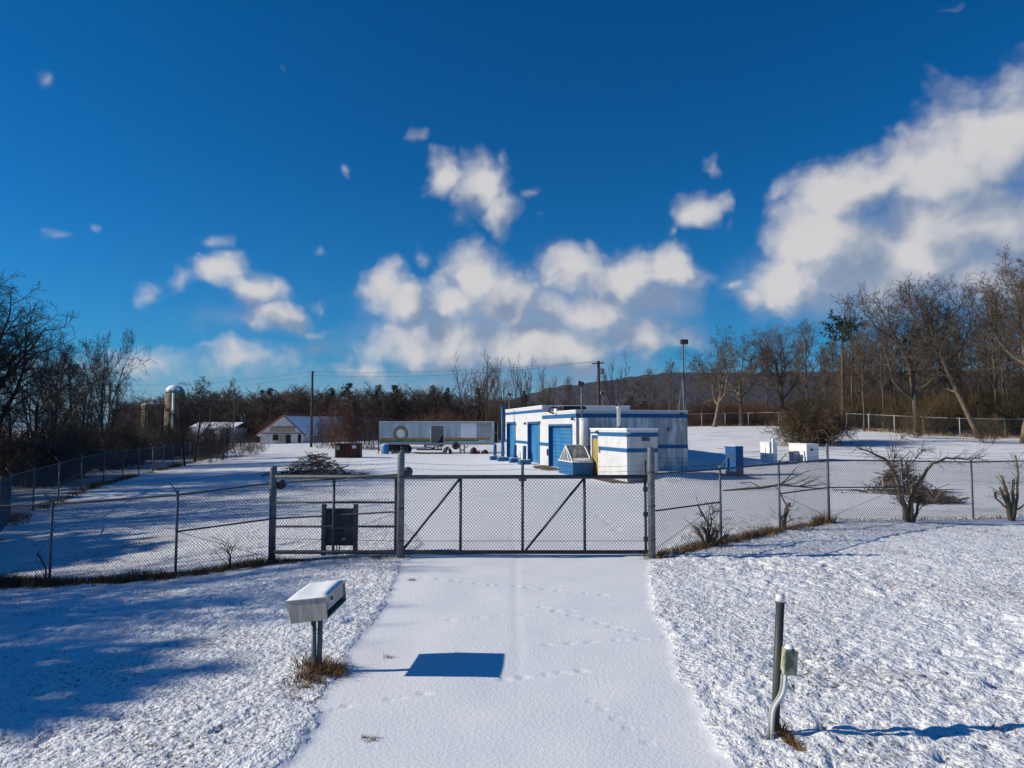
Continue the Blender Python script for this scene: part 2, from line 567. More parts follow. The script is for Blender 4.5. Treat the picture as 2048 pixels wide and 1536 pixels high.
# faint wheel rut and animal tracks in the drive snow
GZ -= near * soft * .005 * np.exp(-((GX - .06 - (vnoise(GY * .4, GY * 0, 9) - .5) * .15) / .07) ** 2) * np.clip((GY - 8.5) / 1.5, 0, 1)
trk = random.Random(4)
TRACKS = []


def track(px0, py0, px1, py1, n, size=.05):
    for i in range(n):
        t = (i + trk.uniform(-.2, .2)) / max(1, n - 1)
        px = px0 + (px1 - px0) * t; py = py0 + (py1 - py0) * t
        d = ray(px, py)
        k = -CAM_Z / d.z
        TRACKS.append((d.x * k, d.y * k, size))
        TRACKS.append((d.x * k + trk.uniform(.06, .12), d.y * k + trk.uniform(-.05, .05), size * .8))


track(1010, 1358, 1165, 1342, 5, .05)
track(770, 1402, 835, 1390, 2, .05)
track(670, 1420, 690, 1414, 2, .04)
track(1080, 1215, 1250, 1262, 7, .05)
track(850, 1155, 980, 1170, 6, .05)
track(1000, 1170, 1200, 1190, 8, .05)
track(900, 1240, 1150, 1222, 6, .04)
track(1090, 1290, 1330, 1275, 6, .045)
track(1180, 1400, 1290, 1480, 5, .04)
track(1185, 1025, 1230, 1060, 5, .12)
for tx, ty, ts in TRACKS:
    ix0, ix1 = np.searchsorted(XS, [tx - .35, tx + .35]); iy0, iy1 = np.searchsorted(YS, [ty - .35, ty + .35])
    sx = GX[iy0:iy1, ix0:ix1]; sy = GY[iy0:iy1, ix0:ix1]
    d2 = ((sx - tx) / ts) ** 2 + ((sy - ty) / (ts * 1.3)) ** 2
    GZ[iy0:iy1, ix0:ix1] += -.022 * np.exp(-d2) + .006 * np.exp(-((np.sqrt(d2) - 1.5) / .5) ** 2)

nx, ny = len(XS), len(YS)
idx = np.arange(nx * ny).reshape(ny, nx)
quads = np.stack([idx[:-1, :-1], idx[:-1, 1:], idx[1:, 1:], idx[1:, :-1]], -1).reshape(-1, 4)
fmask = (MASK[:-1, :-1] & MASK[1:, 1:]).ravel()
VALL = np.stack([GX.ravel(), GY.ravel(), GZ.ravel()], -1)


def sub_sheet(name, fm, m):
    q = quads[fm]
    used = np.unique(q)
    remap = np.full(len(VALL), -1); remap[used] = np.arange(len(used))
    me = np_mesh(name, VALL[used], remap[q], m)
    me.polygons.foreach_set("use_smooth", [True] * len(me.polygons))
    o = bpy.data.objects.new(name, me)
    COL.objects.link(o)
    return struct(o)


sub_sheet("ground", ~fmask, M["snow_lawn"])
sub_sheet("driveway", fmask, M["snow_drive"])


# far ridge
def build_hill():
    xs = np.linspace(-900, 3400, 420)
    ys = np.linspace(1500, 3600, 60)
    X, Y = np.meshgrid(xs, ys)
    t = np.clip((Y - 1500) / 700, 0, 1)
    prof = np.interp(X, [-900, -350, 20, 110, 240, 360, 520, 760, 1500, 3400], [0, 40, 105, 133, 155, 172, 182, 186, 192, 190])
    Z = prof * (t * t * (3 - 2 * t)) + (vnoise(X / 40, Y / 40, 3) - .5) * 9 * t + (vnoise(X / 11, Y / 14, 4) - .5) * 7
    Z += (vnoise(X / 160, Y / 160, 9) - .5) * 10 * t - 12
    n = np.arange(X.size).reshape(X.shape)
    q = np.stack([n[:-1, :-1], n[:-1, 1:], n[1:, 1:], n[1:, :-1]], -1).reshape(-1, 4)
    m = mat("wooded_hillside", (.050, .046, .058), (.022, .023, .032), rough=.95, scale=.03, detail=9, bump=1.0, bump_scale=.09, bdist=7)
    me = np_mesh("hill", np.stack([X.ravel(), Y.ravel(), Z.ravel()], -1), q, m)
    me.polygons.foreach_set("use_smooth", [True] * len(me.polygons))
    o = bpy.data.objects.new("hill", me); COL.objects.link(o); struct(o)


build_hill()

# ------------------------------------------------------------------ fences


def chain(mb, A, B, hA, hB, pitch=.064, r=.003, over=.035):
    """woven wire between bottom points A,B with heights hA,hB: two sets of slanting wires"""
    A = Vector(A); B = Vector(B)
    L = (B - A).length
    H = (hA + hB) / 2 + over
    nrm = (B - A).cross(Vector((0, 0, 1))).normalized() * r
    sk = .9

    def P(u, v):
        p = A.lerp(B, u / L)
        h = hA + (hB - hA) * u / L + over
        return Vector((p.x, p.y, p.z + v / H * h))
    k = 0
    dirv = [(sk, 1), (-sk, 1)]
    ext = H * sk
    n = int((L + ext) / pitch) + 1
    for s in (1, -1):
        for i in range(n):
            c = i * pitch - (ext if s > 0 else 0)
            u0, v0, u1, v1 = c, 0.0, c + s * ext, H
            # clip in u
            if s > 0:
                if u0 < 0: v0 += (0 - u0) / sk; u0 = 0
                if u1 > L: v1 -= (u1 - L) / sk; u1 = L
            else:
                if u0 > L: v0 += (u0 - L) / sk; u0 = L
                if u1 < 0: v1 -= (0 - u1) / sk; u1 = 0
            if v1 - v0 < .02 or u0 < -1e-6 or u0 > L + 1e-6:
                continue
            p, q = P(u0, v0) + nrm * s * .6, P(u1, v1) + nrm * s * .6
            d = (q - p).normalized()
            w = d.cross(nrm).normalized() * r
            b = len(mb.v)
            for e in (p, q):
                mb.v += [tuple(e + nrm), tuple(e - nrm * .5 + w * .87), tuple(e - nrm * .5 - w * .87)]
            mb.f += [(b, b + 1, b + 4, b + 3), (b + 1, b + 2, b + 5, b + 4), (b + 2, b, b + 3, b + 5)]


def barbed(mb, pts, r=.003, barbs=True, sag=.02):
    rng = random.Random(int(abs(pts[0][0]) * 100) + 5)
    full = []
    for a, b in zip(pts[:-1], pts[1:]):
        a = Vector(a); b = Vector(b)
        n = 8
        for i in range(n):
            t = i / n
            p = a.lerp(b, t); p.z -= sag * 4 * t * (1 - t)
            full.append(p)
    full.append(Vector(pts[-1]))
    mb.tube(full, r, 4, cap=False)
    if barbs:
        for a, b in zip(full[:-1], full[1:]):
            L = (b - a).length
            k = max(1, int(L / .14))
            for i in range(k):
                p = a.lerp(b, (i + .5) / k)
                d = Vector((rng.uniform(-.3, .3), rng.uniform(-1, 1), rng.uniform(-1, 1))).normalized() * .022
                mb.tube([p - d, p + d], .0022, 3, cap=False)


def fence(name, label, pts, H=2.0, arm=None, armed=None, tall=(), mid=(), pitch=.080, wr=.0042, barbs=True, sides=10,
          group=None, skip_posts=(), post_r=.032, arm_len=.40, trusses=(), strands=3, tall_h=.42, steel="galv", rail="galv_dark"):
    base = (pts[0][0], pts[0][1], G(*pts[0]))
    T = thing(name, label, 'fence', base, 0, group)
    gz = [G(x, y) for x, y in pts]
    tops = []
    for i, (x, y) in enumerate(pts):
        z = gz[i]
        ht = H + (tall_h if i in tall else 0)
        if i not in skip_posts:
            r = post_r * (1.3 if i in tall else 1)
            mb = MB().tube([(x, y, z - .15), (x, y, z + ht)], r, sides)
            mb.lathe([(r * 1.12, 0), (r * 1.12, .05), (r * .6, .085)], (x, y, z + ht), sides=sides)
            po = mb.build("post", M[steel], T, smooth=True)
            if arm and i not in tall and (armed is None or i in armed):
                a = Vector((arm[0], arm[1], 0)).normalized() * .707
                e = Vector((x, y, z + ht)) + Vector((a.x, a.y, .74)) * arm_len
                MB().tube([(x, y, z + ht + .02), tuple(e)], [.02, .012], 6).build("barb_arm", M["galv"], po, smooth=True)
        tops.append((x, y, z + ht))
    for i in range(len(pts) - 1):
        (x0, y0), (x1, y1) = pts[i], pts[i + 1]
        z0, z1 = gz[i], gz[i + 1]
        MB().tube([(x0, y0, z0 + H - .02), (x1, y1, z1 + H - .02)], .022 * (1.15 if rail != "galv_dark" else 1), 8, cap=False).build("top_rail", M[rail], T, smooth=True)
        mb = MB()
        chain(mb, (x0, y0, z0 + .04), (x1, y1, z1 + .04), H - .06, H - .06, pitch, wr)
        mb.build("chain_link_mesh", M["wire"], T)
        if i in mid:
            MB().tube([(x0, y0, z0 + H * .55), (x1, y1, z1 + H * .55)], .021, 8, cap=False).build("mid_rail", M["galv_dark"], T, smooth=True)
        if i in trusses:
            a, b = ((x0, y0, z0 + H * .55), (x1, y1, z1 + .15))
            if trusses[i] < 0: a, b = ((x0, y0, z0 + .15), (x1, y1, z1 + H * .55))
            MB().tube([a, b], .006, 5, cap=False).build("truss_rod", M["galv_dark"], T)
    if arm:
        a = Vector((arm[0], arm[1], 0)).normalized() * .707
        for k in range(strands):
            f = (k + .8) / strands * .98
            line = []
            for i, (x, y) in enumerate(pts):
                if i in tall or i in skip_posts:
                    line.append((x, y, gz[i] + H + .08 + f * .32))
                else:
                    line.append((x + a.x * arm_len * f, y + a.y * arm_len * f, gz[i] + H + .02 + .74 * arm_len * f))
            mb = MB()
            barbed(mb, line, barbs=barbs)
            mb.build("barbed_wire", M["barb"], T)
    return T


front_left = [(-2.66, 17.0), (-5.93, 17.6), (-8.14, 17.3), (-11.5, 17.8), (-14.9, 18.2), (-18.4, 18.8)]
fence("chain_link_fence", "chain-link fence running left from the sliding gate above a strip of dry grass", front_left, arm=(-.25, -1), tall=(), mid=(0, 1),
      skip_posts=(0, 1), armed=(2, 3, 4), trusses={0: 1, 1: -1})
front_right = [(3.34, 17.0), (5.6, 19.1), (7.9, 21.0), (10.2, 22.9), (13.2, 24.0), (16.2, 25.0), (19.4, 26.1)]
fence("chain_link_fence", "chain-link fence running right from the sliding gate past the pruned shrubs", front_right, arm=(.55, -.8), tall=(3,), mid=(0, 2, 3),
      skip_posts=(0,), trusses={0: -1, 2: 1, 3: -1}, pitch=.088, wr=.0052)
side_left = [(-17.6, 23.3), (-19.2, 26.6), (-21.6, 30.6), (-22.9, 34.0), (-24.0, 37.6), (-25.0, 41.2), (-25.9, 45.0), (-26.9, 49), (-27.9, 53), (-28.9, 57),
             (-29.9, 60.8), (-30.9, 64.6), (-31.9, 68.4), (-32.9, 72.4), (-33.9, 76.4), (-34.9, 80.5)]
fence("chain_link_fence", "long chain-link fence along the left edge of the yard, beside the dark thicket", side_left, arm=(-1, .1), pitch=.075, wr=.003,
      barbs=False, sides=8, post_r=.04)
far_right = [(10, 106)] + [(x, 106 - .0 * x) for x in (14.5, 18, 21.5, 25, 28.5, 32, 35.5)] + \
    [(38.2, 101), (39.6, 97), (41, 93), (42.2, 89), (43.2, 85.5), (44.4, 82), (46, 79), (48.5, 76.5), (52, 74.5), (56, 73.5), (60, 73), (64, 72.5)]
fence("chain_link_fence", "far chain-link fence at the foot of the wood right of the field", far_right, arm=None, pitch=.10, wr=.004, barbs=False, sides=6, post_r=.055, steel="galv_pale", rail="galv_pale")


# gate posts (roller posts)
def gate_post(px, Y, h, label, roller_side, r=.085):
    x = at(px, Y); z = G(x, Y)
    T = thing("gate_post", label, "gate post", (x, Y, z), 0, "heavy pipe posts of the sliding gate")
    MB().lathe([(r, -.3), (r, h), (r * .96, h + .02), (r * .55, h + .05), (.02, h + .06)], (x, Y, z), sides=20).build("pipe", M["galv"], T, smooth=True)
    for hh in (h * .16, h * .47, h * .78):
        MB().lathe([(r * 1.06, 0), (r * 1.06, .04)], (x, Y, z + hh), sides=20).build("band", M["galv_dark"], T, smooth=True)
    if roller_side:
        for hz in (h - .42,):
            MB().lathe([(.02, -.05), (.12, -.05), (.12, -.03), (.09, -.025), (.09, .025), (.12, .03), (.12, .05), (.02, .05)], (x + r * 1.5, Y + .20, z + hz), axis='y', sides=20).build("roller", M["galv_dark"], T, smooth=True)
            MB().box(x - .04, Y + r * .6, z + hz - .05, x + r * 1.5 + .03, Y + .15, z + hz + .05).build("roller_bracket", M["galv_dark"], T)
    return x, z


gx0, gz0 = gate_post(549, 17.6, 2.35, "lower roller post left of the dark panel, at the end of the gate's tail", True)
gx1, gz1 = gate_post(803, 17.0, 2.45, "roller post between the wide gate leaf and its tail", True)
gx2, gz2 = gate_post(1301, 17.0, 2.58, "tallest gate post, at the closing end of the gate", False)


def sliding_gate():
    Yg = 17.28
    x0, x1 = at(549, Yg) + .05, at(1293, Yg)
    zb, zt = .09, 1.90
    xm = at(797, Yg)
    T = thing("sliding_gate", "wide sliding chain-link gate across the snowy driveway with diagonal braces", "gate", ((x0 + x1) / 2, Yg, 0))
    MB().tube([(x0, Yg, zt), (x1, Yg, zt)], .048, 10).build("top_rail", M["galv_dark"], T, smooth=True)
    MB().tube([(x0, Yg, zb), (x1, Yg, zb)], .048, 10).build("bottom_rail", M["galv_dark"], T, smooth=True)
    xs = [at(p, Yg) for p in (670, 793, 922, 1045, 1168, 1289)]
    for i, x in enumerate(xs):
        top = zt
        if i == 3: top = zt + .36
        if i == 5: top = zt + .40
        MB().tube([(x, Yg, zb), (x, Yg, top)], .034, 8).build("upright", M["galv_dark"], T, smooth=True)
    MB().tube([(x1 + .03, Yg - .02, zb + .1), (x1 + .03, Yg - .02, zt + .12)], .03, 8).build("latch_bar", M["galv"], T, smooth=True)
    for a, b in ((803, 922), (1047, 1168)):
        MB().tube([(at(a, Yg) + .05, Yg + .01, zb + .04), (at(b, Yg) - .03, Yg + .01, zt - .06)], .028, 8).build("diagonal_brace", M["galv_dark"], T, smooth=True)
    for z in (1.28, .70):
        MB().tube([(x0, Yg + .02, z), (xs[1], Yg + .02, z)], .026, 8).build("tail_rail", M["galv_dark"], T, smooth=True)
    mb = MB(); chain(mb, (xm, Yg, zb + .03), (x1, Yg, zb + .03), zt - zb - .05, zt - zb - .05, .080, .0042)
    mb.build("chain_link_mesh", M["wire"], T)
    mb = MB(); mb.tube([(xm, Yg - .03, .36), (x1, Yg - .03, .36)], .006, 5, cap=False)
    mb.tube([(x0, Yg - .03, .42), (xm, Yg - .03, .36)], .006, 5, cap=False)
    mb.build("tension_wire", M["barb"], T)
    for k, z in enumerate((2.05, 2.18)):
        mb = MB()
        barbed(mb, [(gx1 + .08, 17.05, z + .08), (xs[3], Yg, z + .04), (xs[5], Yg, z)], sag=.05)
        mb.build("barbed_wire", M["barb"], T)
    for x, z in ((xs[5], .4), (xs[5], 1.0), (xs[5], 1.6)):
        MB().box(x - .05, Yg - .06, z - .05, x + .12, Yg + .05, z + .05).build("hinge_clamp", M["galv_dark"], T)
    MB().box(xs[3] - .10, Yg - .06, zt - .10, xs[3] + .10, Yg + .06, zt - .055).build("clamp", M["galv_dark"], T)


sliding_gate()


# board on posts behind the gate tail
def notice_board():
    Y = 18.0
    xa, xb = at(651, Y), at(714, Y)
    z = G((xa + xb) / 2, Y)
    T = thing("equipment_panel", "dark boxy panel on two square posts behind the gate's tail", "panel", ((xa + xb) / 2, Y, z))
    zt = zat(680, 1008, Y); zp = zat(680, 1017, Y); zq = zat(680, 1091, Y)
    for x in (xa, xb):
        MB().box(x - .055, Y - .05, z - .1, x + .055, Y + .05, zt).build("post", M["wood_post"], T, bevel=.008)
    MB().box(xa + .06, Y - .02, zq, xb - .06, Y + .06, zp).build("backing_sheet", M["panel_dark"], T, bevel=.006)
    c = (zq + zp) / 2
    MB().box(xa + .12, Y - .09, c + .02, xb - .14, Y - .022, zp - .12).build("cabinet", M["panel_dark"], T, bevel=.01)
    MB().box(xa + .16, Y - .07, zq + .08, xb - .22, Y - .022, c - .10).build("meter_box", M["panel_dark"], T, bevel=.01)
    MB().box(xa + .14, Y - .10, c - .03, xb - .2, Y - .022, c - .008).build("ledge", M["galv"], T)
    MB().box(xb - .32, Y - .074, zq + .14, xb - .24, Y - .0705, zq + .20).build("label_plate", M["sticker_white"], T)
    for dx in (.0, .07):
        MB().tube([((xa + xb) / 2 - .06 + dx, Y - .04, zq), ((xa + xb) / 2 - .06 + dx, Y - .04, z - .1)], .018, 8).build("conduit", M["galv"], T, smooth=True)


notice_board()


# ------------------------------------------------------------------ mailbox and utility pipe
def mailbox():
    Y0 = 8.95
    x = at(634, 9.15, 1335); Yb = 9.15
    z = G(x, Yb)
    T = thing("mailbox", "large metal delivery box on two pipes with snow on its lid, beside the driveway", "mailbox", (x, Yb, z))
    # box: near end face towards the camera, leaning slightly
    def C(px, py, Y): return Vector((at(px, Y, py), Y, zat(px, py, Y)))
    n_bl, n_br, n_tr, n_tl = C(582, 1248, 8.95), C(655, 1239, 8.90), C(651, 1196, 8.90), C(572, 1204, 8.95)
    dv = Vector((.03, .88, 0.02))
    far = [p + dv for p in (n_bl, n_br, n_tr, n_tl)]
    e = (n_br - n_bl).normalized(); up = (n_tl - n_bl).normalized()
    t = .012
    # open-fronted lower slot on the right side: sides, back, top, bottom sheets
    mb = MB().hexa([n_bl, n_br, n_br + dv.normalized() * t, n_bl + dv.normalized() * t, n_tl, n_tr, n_tr + dv.normalized() * t, n_tl + dv.normalized() * t])
    mb.build("end_panel", M["box_metal"], T)
    dn = dv.normalized() * t
    mb = MB().hexa([far[0] - dn, far[1] - dn, far[1], far[0], far[3] - dn, far[2] - dn, far[2], far[3]])
    mb.build("end_panel", M["box_metal"], T)
    a, b = n_bl + dn, far[0] - dn
    MB().hexa([a, a + e * t, b + e * t, b, n_tl + dn, n_tl + dn + e * t, far[3] - dn + e * t, far[3] - dn]).build("back_panel", M["box_metal"], T)
    a, b = n_bl + dn + e * t, far[0] - dn + e * t
    a2, b2 = n_br + dn, far[1] - dn
    MB().hexa([a, a2, b2, b, a + up * t, a2 + up * t, b2 + up * t, b + up * t]).build("floor_panel", M["box_metal"], T)
    # front: upper door set in, dark slot below
    h = (n_tr - n_br).length
    f0 = n_br + dn - e * .02 + up * (h * .30); f1 = far[1] - dn - e * .02 + up * (h * .30)
    g0 = n_tr + dn - e * .02; g1 = far[2] - dn - e * .02
    MB().hexa([f0 - e * t, f0, f1, f1 - e * t, g0 - e * t, g0, g1, g1 - e * t]).build("door", M["box_face"], T)
    # marks on the door: dark slot, round emblem, two small lines
    def onp(u, v, du, dv_, mname, nm):
        p0 = f0.lerp(f1, u); p1 = f0.lerp(f1, u + du); q0 = g0.lerp(g1, u); q1 = g0.lerp(g1, u + du)
        o = e * .003
        MB().quad(p0.lerp(q0, v) + o, p1.lerp(q1, v) + o, p1.lerp(q1, v + dv_) + o, p0.lerp(q0, v + dv_) + o).build(nm, M[mname], T)
    onp(.02, .0, .10, .55, "ink", "slot")
    onp(.24, .08, .20, .86, "sticker_white", "label_plate")
    c0 = f0.lerp(f1, .34).lerp(g0.lerp(g1, .34), .66) + e * .006
    al = (f1 - f0).normalized(); ring = MB(); n = 16
    ring.v = [tuple(c0 + al * math.cos(k * 2 * math.pi / n) * .055 + up * math.sin(k * 2 * math.pi / n) * .045) for k in range(n)]
    ring.f = [tuple(range(n))]
    ring.build("round_emblem", M["ink"], T)
    for k, (uu, w) in enumerate(((.28, .04), (.33, .04), (.38, .03))):
        p = f0.lerp(f1, uu).lerp(g0.lerp(g1, uu), .16) + e * .006
        MB().quad(p, p + al * w * .7, p + al * w * .7 + up * .05, p + up * .05).build("numeral", M["ink"], T)
    # lid with slight overhang
    ov = .012
    l0 = n_tl - e * ov - dn; l1 = n_tr + e * .03 - dn; l2 = far[2] + e * .03 + dn; l3 = far[3] - e * ov + dn
    MB().hexa([l0, l1, l2, l3, l0 + up * .012, l1 + up * .012, l2 + up * .012, l3 + up * .012]).build("lid", M["box_metal"], T)
    # snow on lid, thinning at the edge
    nu, nv = 14, 20
    mb = MB()
    for j in range(nv + 1):
        for i in range(nu + 1):
            u, v = i / nu, j / nv
            p = l0.lerp(l1, .02 + .93 * u).lerp(l3.lerp(l2, .02 + .93 * u), .02 + .96 * v)
            ed = min(u, 1 - u, v, 1 - v) * 9
            hh = .012 + .03 * min(1, ed) ** .5 + .006 * math.sin(7 * u + 3 * v) * min(1, ed)
            mb.v.append(tuple(p + Vector((0, 0, .012 if ed == 0 else hh))))
    for j in range(nv):
        for i in range(nu):
            q = j * (nu + 1) + i
            mb.f.append((q, q + 1, q + nu + 2, q + nu + 1))
    mb.build("snow_cover", M["snow_cap"], T, smooth=True)
    cb = (n_bl + n_br + far[0] + far[1]) / 4
    for dx, dy in ((-.035, -.06), (.045, -.02)):
        top = cb + e * dx + dv.normalized() * (dy - .10)
        MB().tube([(x + dx * .6, Yb + dy * .5, z - .25), tuple(top)], .034, 12).build("pipe_leg", M["galv"], T, smooth=True)
    MB().hexa([cb + Vector((q[0], q[1] - .2, q[2])) for q in ((-.1, -.15, -.03), (.1, -.15, -.03), (.1, .15, -.03), (-.1, .15, -.03), (-.1, -.15, -.002), (.1, -.15, -.002), (.1, .15, -.002), (-.1, .15, -.002))]).build("mounting_plate", M["galv_dark"], T)
    return x, Yb, z


mbx, mby, mbz = mailbox()


def utility_pipe():
    Y = 7.35
    x = at(1549, Y, 1450); z = G(x, Y) - .02
    zt = zat(1560, 1190, Y); xt = at(1561, Y, 1190)
    T = thing("utility_post", "dark leaning pipe with a white cap and a junction box, right of the driveway", "utility post", (x, Y, z))
    ax = Vector((xt - x, 0.0, zt - z))
    b = Vector((x, Y, z))
    MB().tube([b - ax * .2, b + ax * .965], .042, 16).build("pipe", M["pipe_dark"], T, smooth=True)
    mb = MB(); c = b + ax * .955
    mb.tube([c, c + ax * .03, c + ax * .05], [.047, .047, .038], 16).build("cap", M["white_metal"], T, smooth=True)
    def C(px, py, Yq): return Vector((at(px, Yq, py), Yq, zat(px, py, Yq)))
    Yq = Y - .06
    p_bl, p_br, p_tr, p_tl = C(1567, 1348, Yq - .10), C(1589, 1350, Yq - .08), C(1593, 1303, Yq - .08), C(1571, 1301, Yq - .10)
    d = Vector((.012, .12, .012))
    MB().hexa([p_bl, p_br, p_br + d, p_bl + d, p_tl, p_tr, p_tr + d, p_tl + d]).build("junction_box", M["box_green"], T, bevel=.006)
    jd = Vector((0.006, -.008, 0))
    MB().hexa([q + jd for q in (p_bl - Vector((.004, .006, .004)), p_br - Vector((-.008, .006, .004)), p_br - Vector((-.008, 0, .004)), p_bl - Vector((.004, 0, .004)),
               p_tl - Vector((.004, .006, -.004)), p_tr - Vector((-.008, .006, -.004)), p_tr - Vector((-.008, 0, -.004)), p_tl - Vector((.004, 0, -.004)))]).build("box_cover", M["box_green"], T)
    sn = MB()
    m0 = (p_tl + p_tr) / 2 + d * .5
    for j in range(5):
        for i in range(9):
            r = j / 4; an = i / 8 * 2 * math.pi
            sn.v.append((m0.x + math.cos(an) * .05 * r, m0.y + math.sin(an) * .05 * r, m0.z + .005 + .035 * math.sqrt(max(0, 1 - r * r))))
    for j in range(4):
        for i in range(8):
            q = j * 9 + i
            sn.f.append((q, q + 1, q + 10, q + 9))
    sn.build("snow_cover", M["snow_cap"], T, smooth=True)
    def bez(a, c1, c2, e, n=14):
        return [a * (1 - t) ** 3 + c1 * 3 * t * (1 - t) ** 2 + c2 * 3 * t * t * (1 - t) + e * t ** 3 for t in [i / n for i in range(n + 1)]]
    Yc = Y - .12
    for (px0, px1, px2, m, off) in ((1571, 1569, 1545, "pvc_pale", 0), (1565, 1563, 1540, "pvc_grey", .035)):
        a = C(px0, 1349, Yc + off); e = C(px2, 1455, Yc + off)
        pts = bez(a, C(px1 + 3, 1412, Yc + off), C(px2 + 1, 1392, Yc + off), C(px2, 1440, Yc + off)) + [e + Vector((0, .02, -.12))]
        MB().tube(pts, .019, 10).build("conduit", M[m], T, smooth=True)
    MB().tube([C(1560, 1350, Y - .01), C(1556, 1440, Y - .01) - Vector((0, 0, .1))], .013, 8).build("thin_conduit", M["galv"], T, smooth=True)
    return x, Y, z


upx, upy, upz = utility_pipe()

# ------------------------------------------------------------------ service building
BT = R(12.0)
BU = Vector((math.cos(BT), math.sin(BT), 0))
BV = Vector((-math.sin(BT), math.cos(BT), 0))
C0 = Vector((4.41, 48.6, 0))


def fs(px, c=C0):
    k = (px - 1024) / FPX * CT
    return (c.x - k * c.y) / (math.sin(BT) + math.cos(BT) * k)


def fr(px, c=C0):
    k = (px - 1024) / FPX * CT
    return (k * c.y - c.x) / (math.cos(BT) - k * math.sin(BT))


def wall_with_holes(mb, s0, s1, z1, holes, th, x=0.0):
    """wall in local x in [x, x+th], along y from s0 to s1, with door openings (y0,y1,ztop)"""
    cur = s0
    for a, b, zt in sorted(holes):
        if a > cur: mb.box(x, cur, -.3, x + th, a, z1)
        mb.box(x, a, zt, x + th, b, z1)
        cur = b
    if cur < s1: mb.box(x, cur, -.3, x + th, s1, z1)


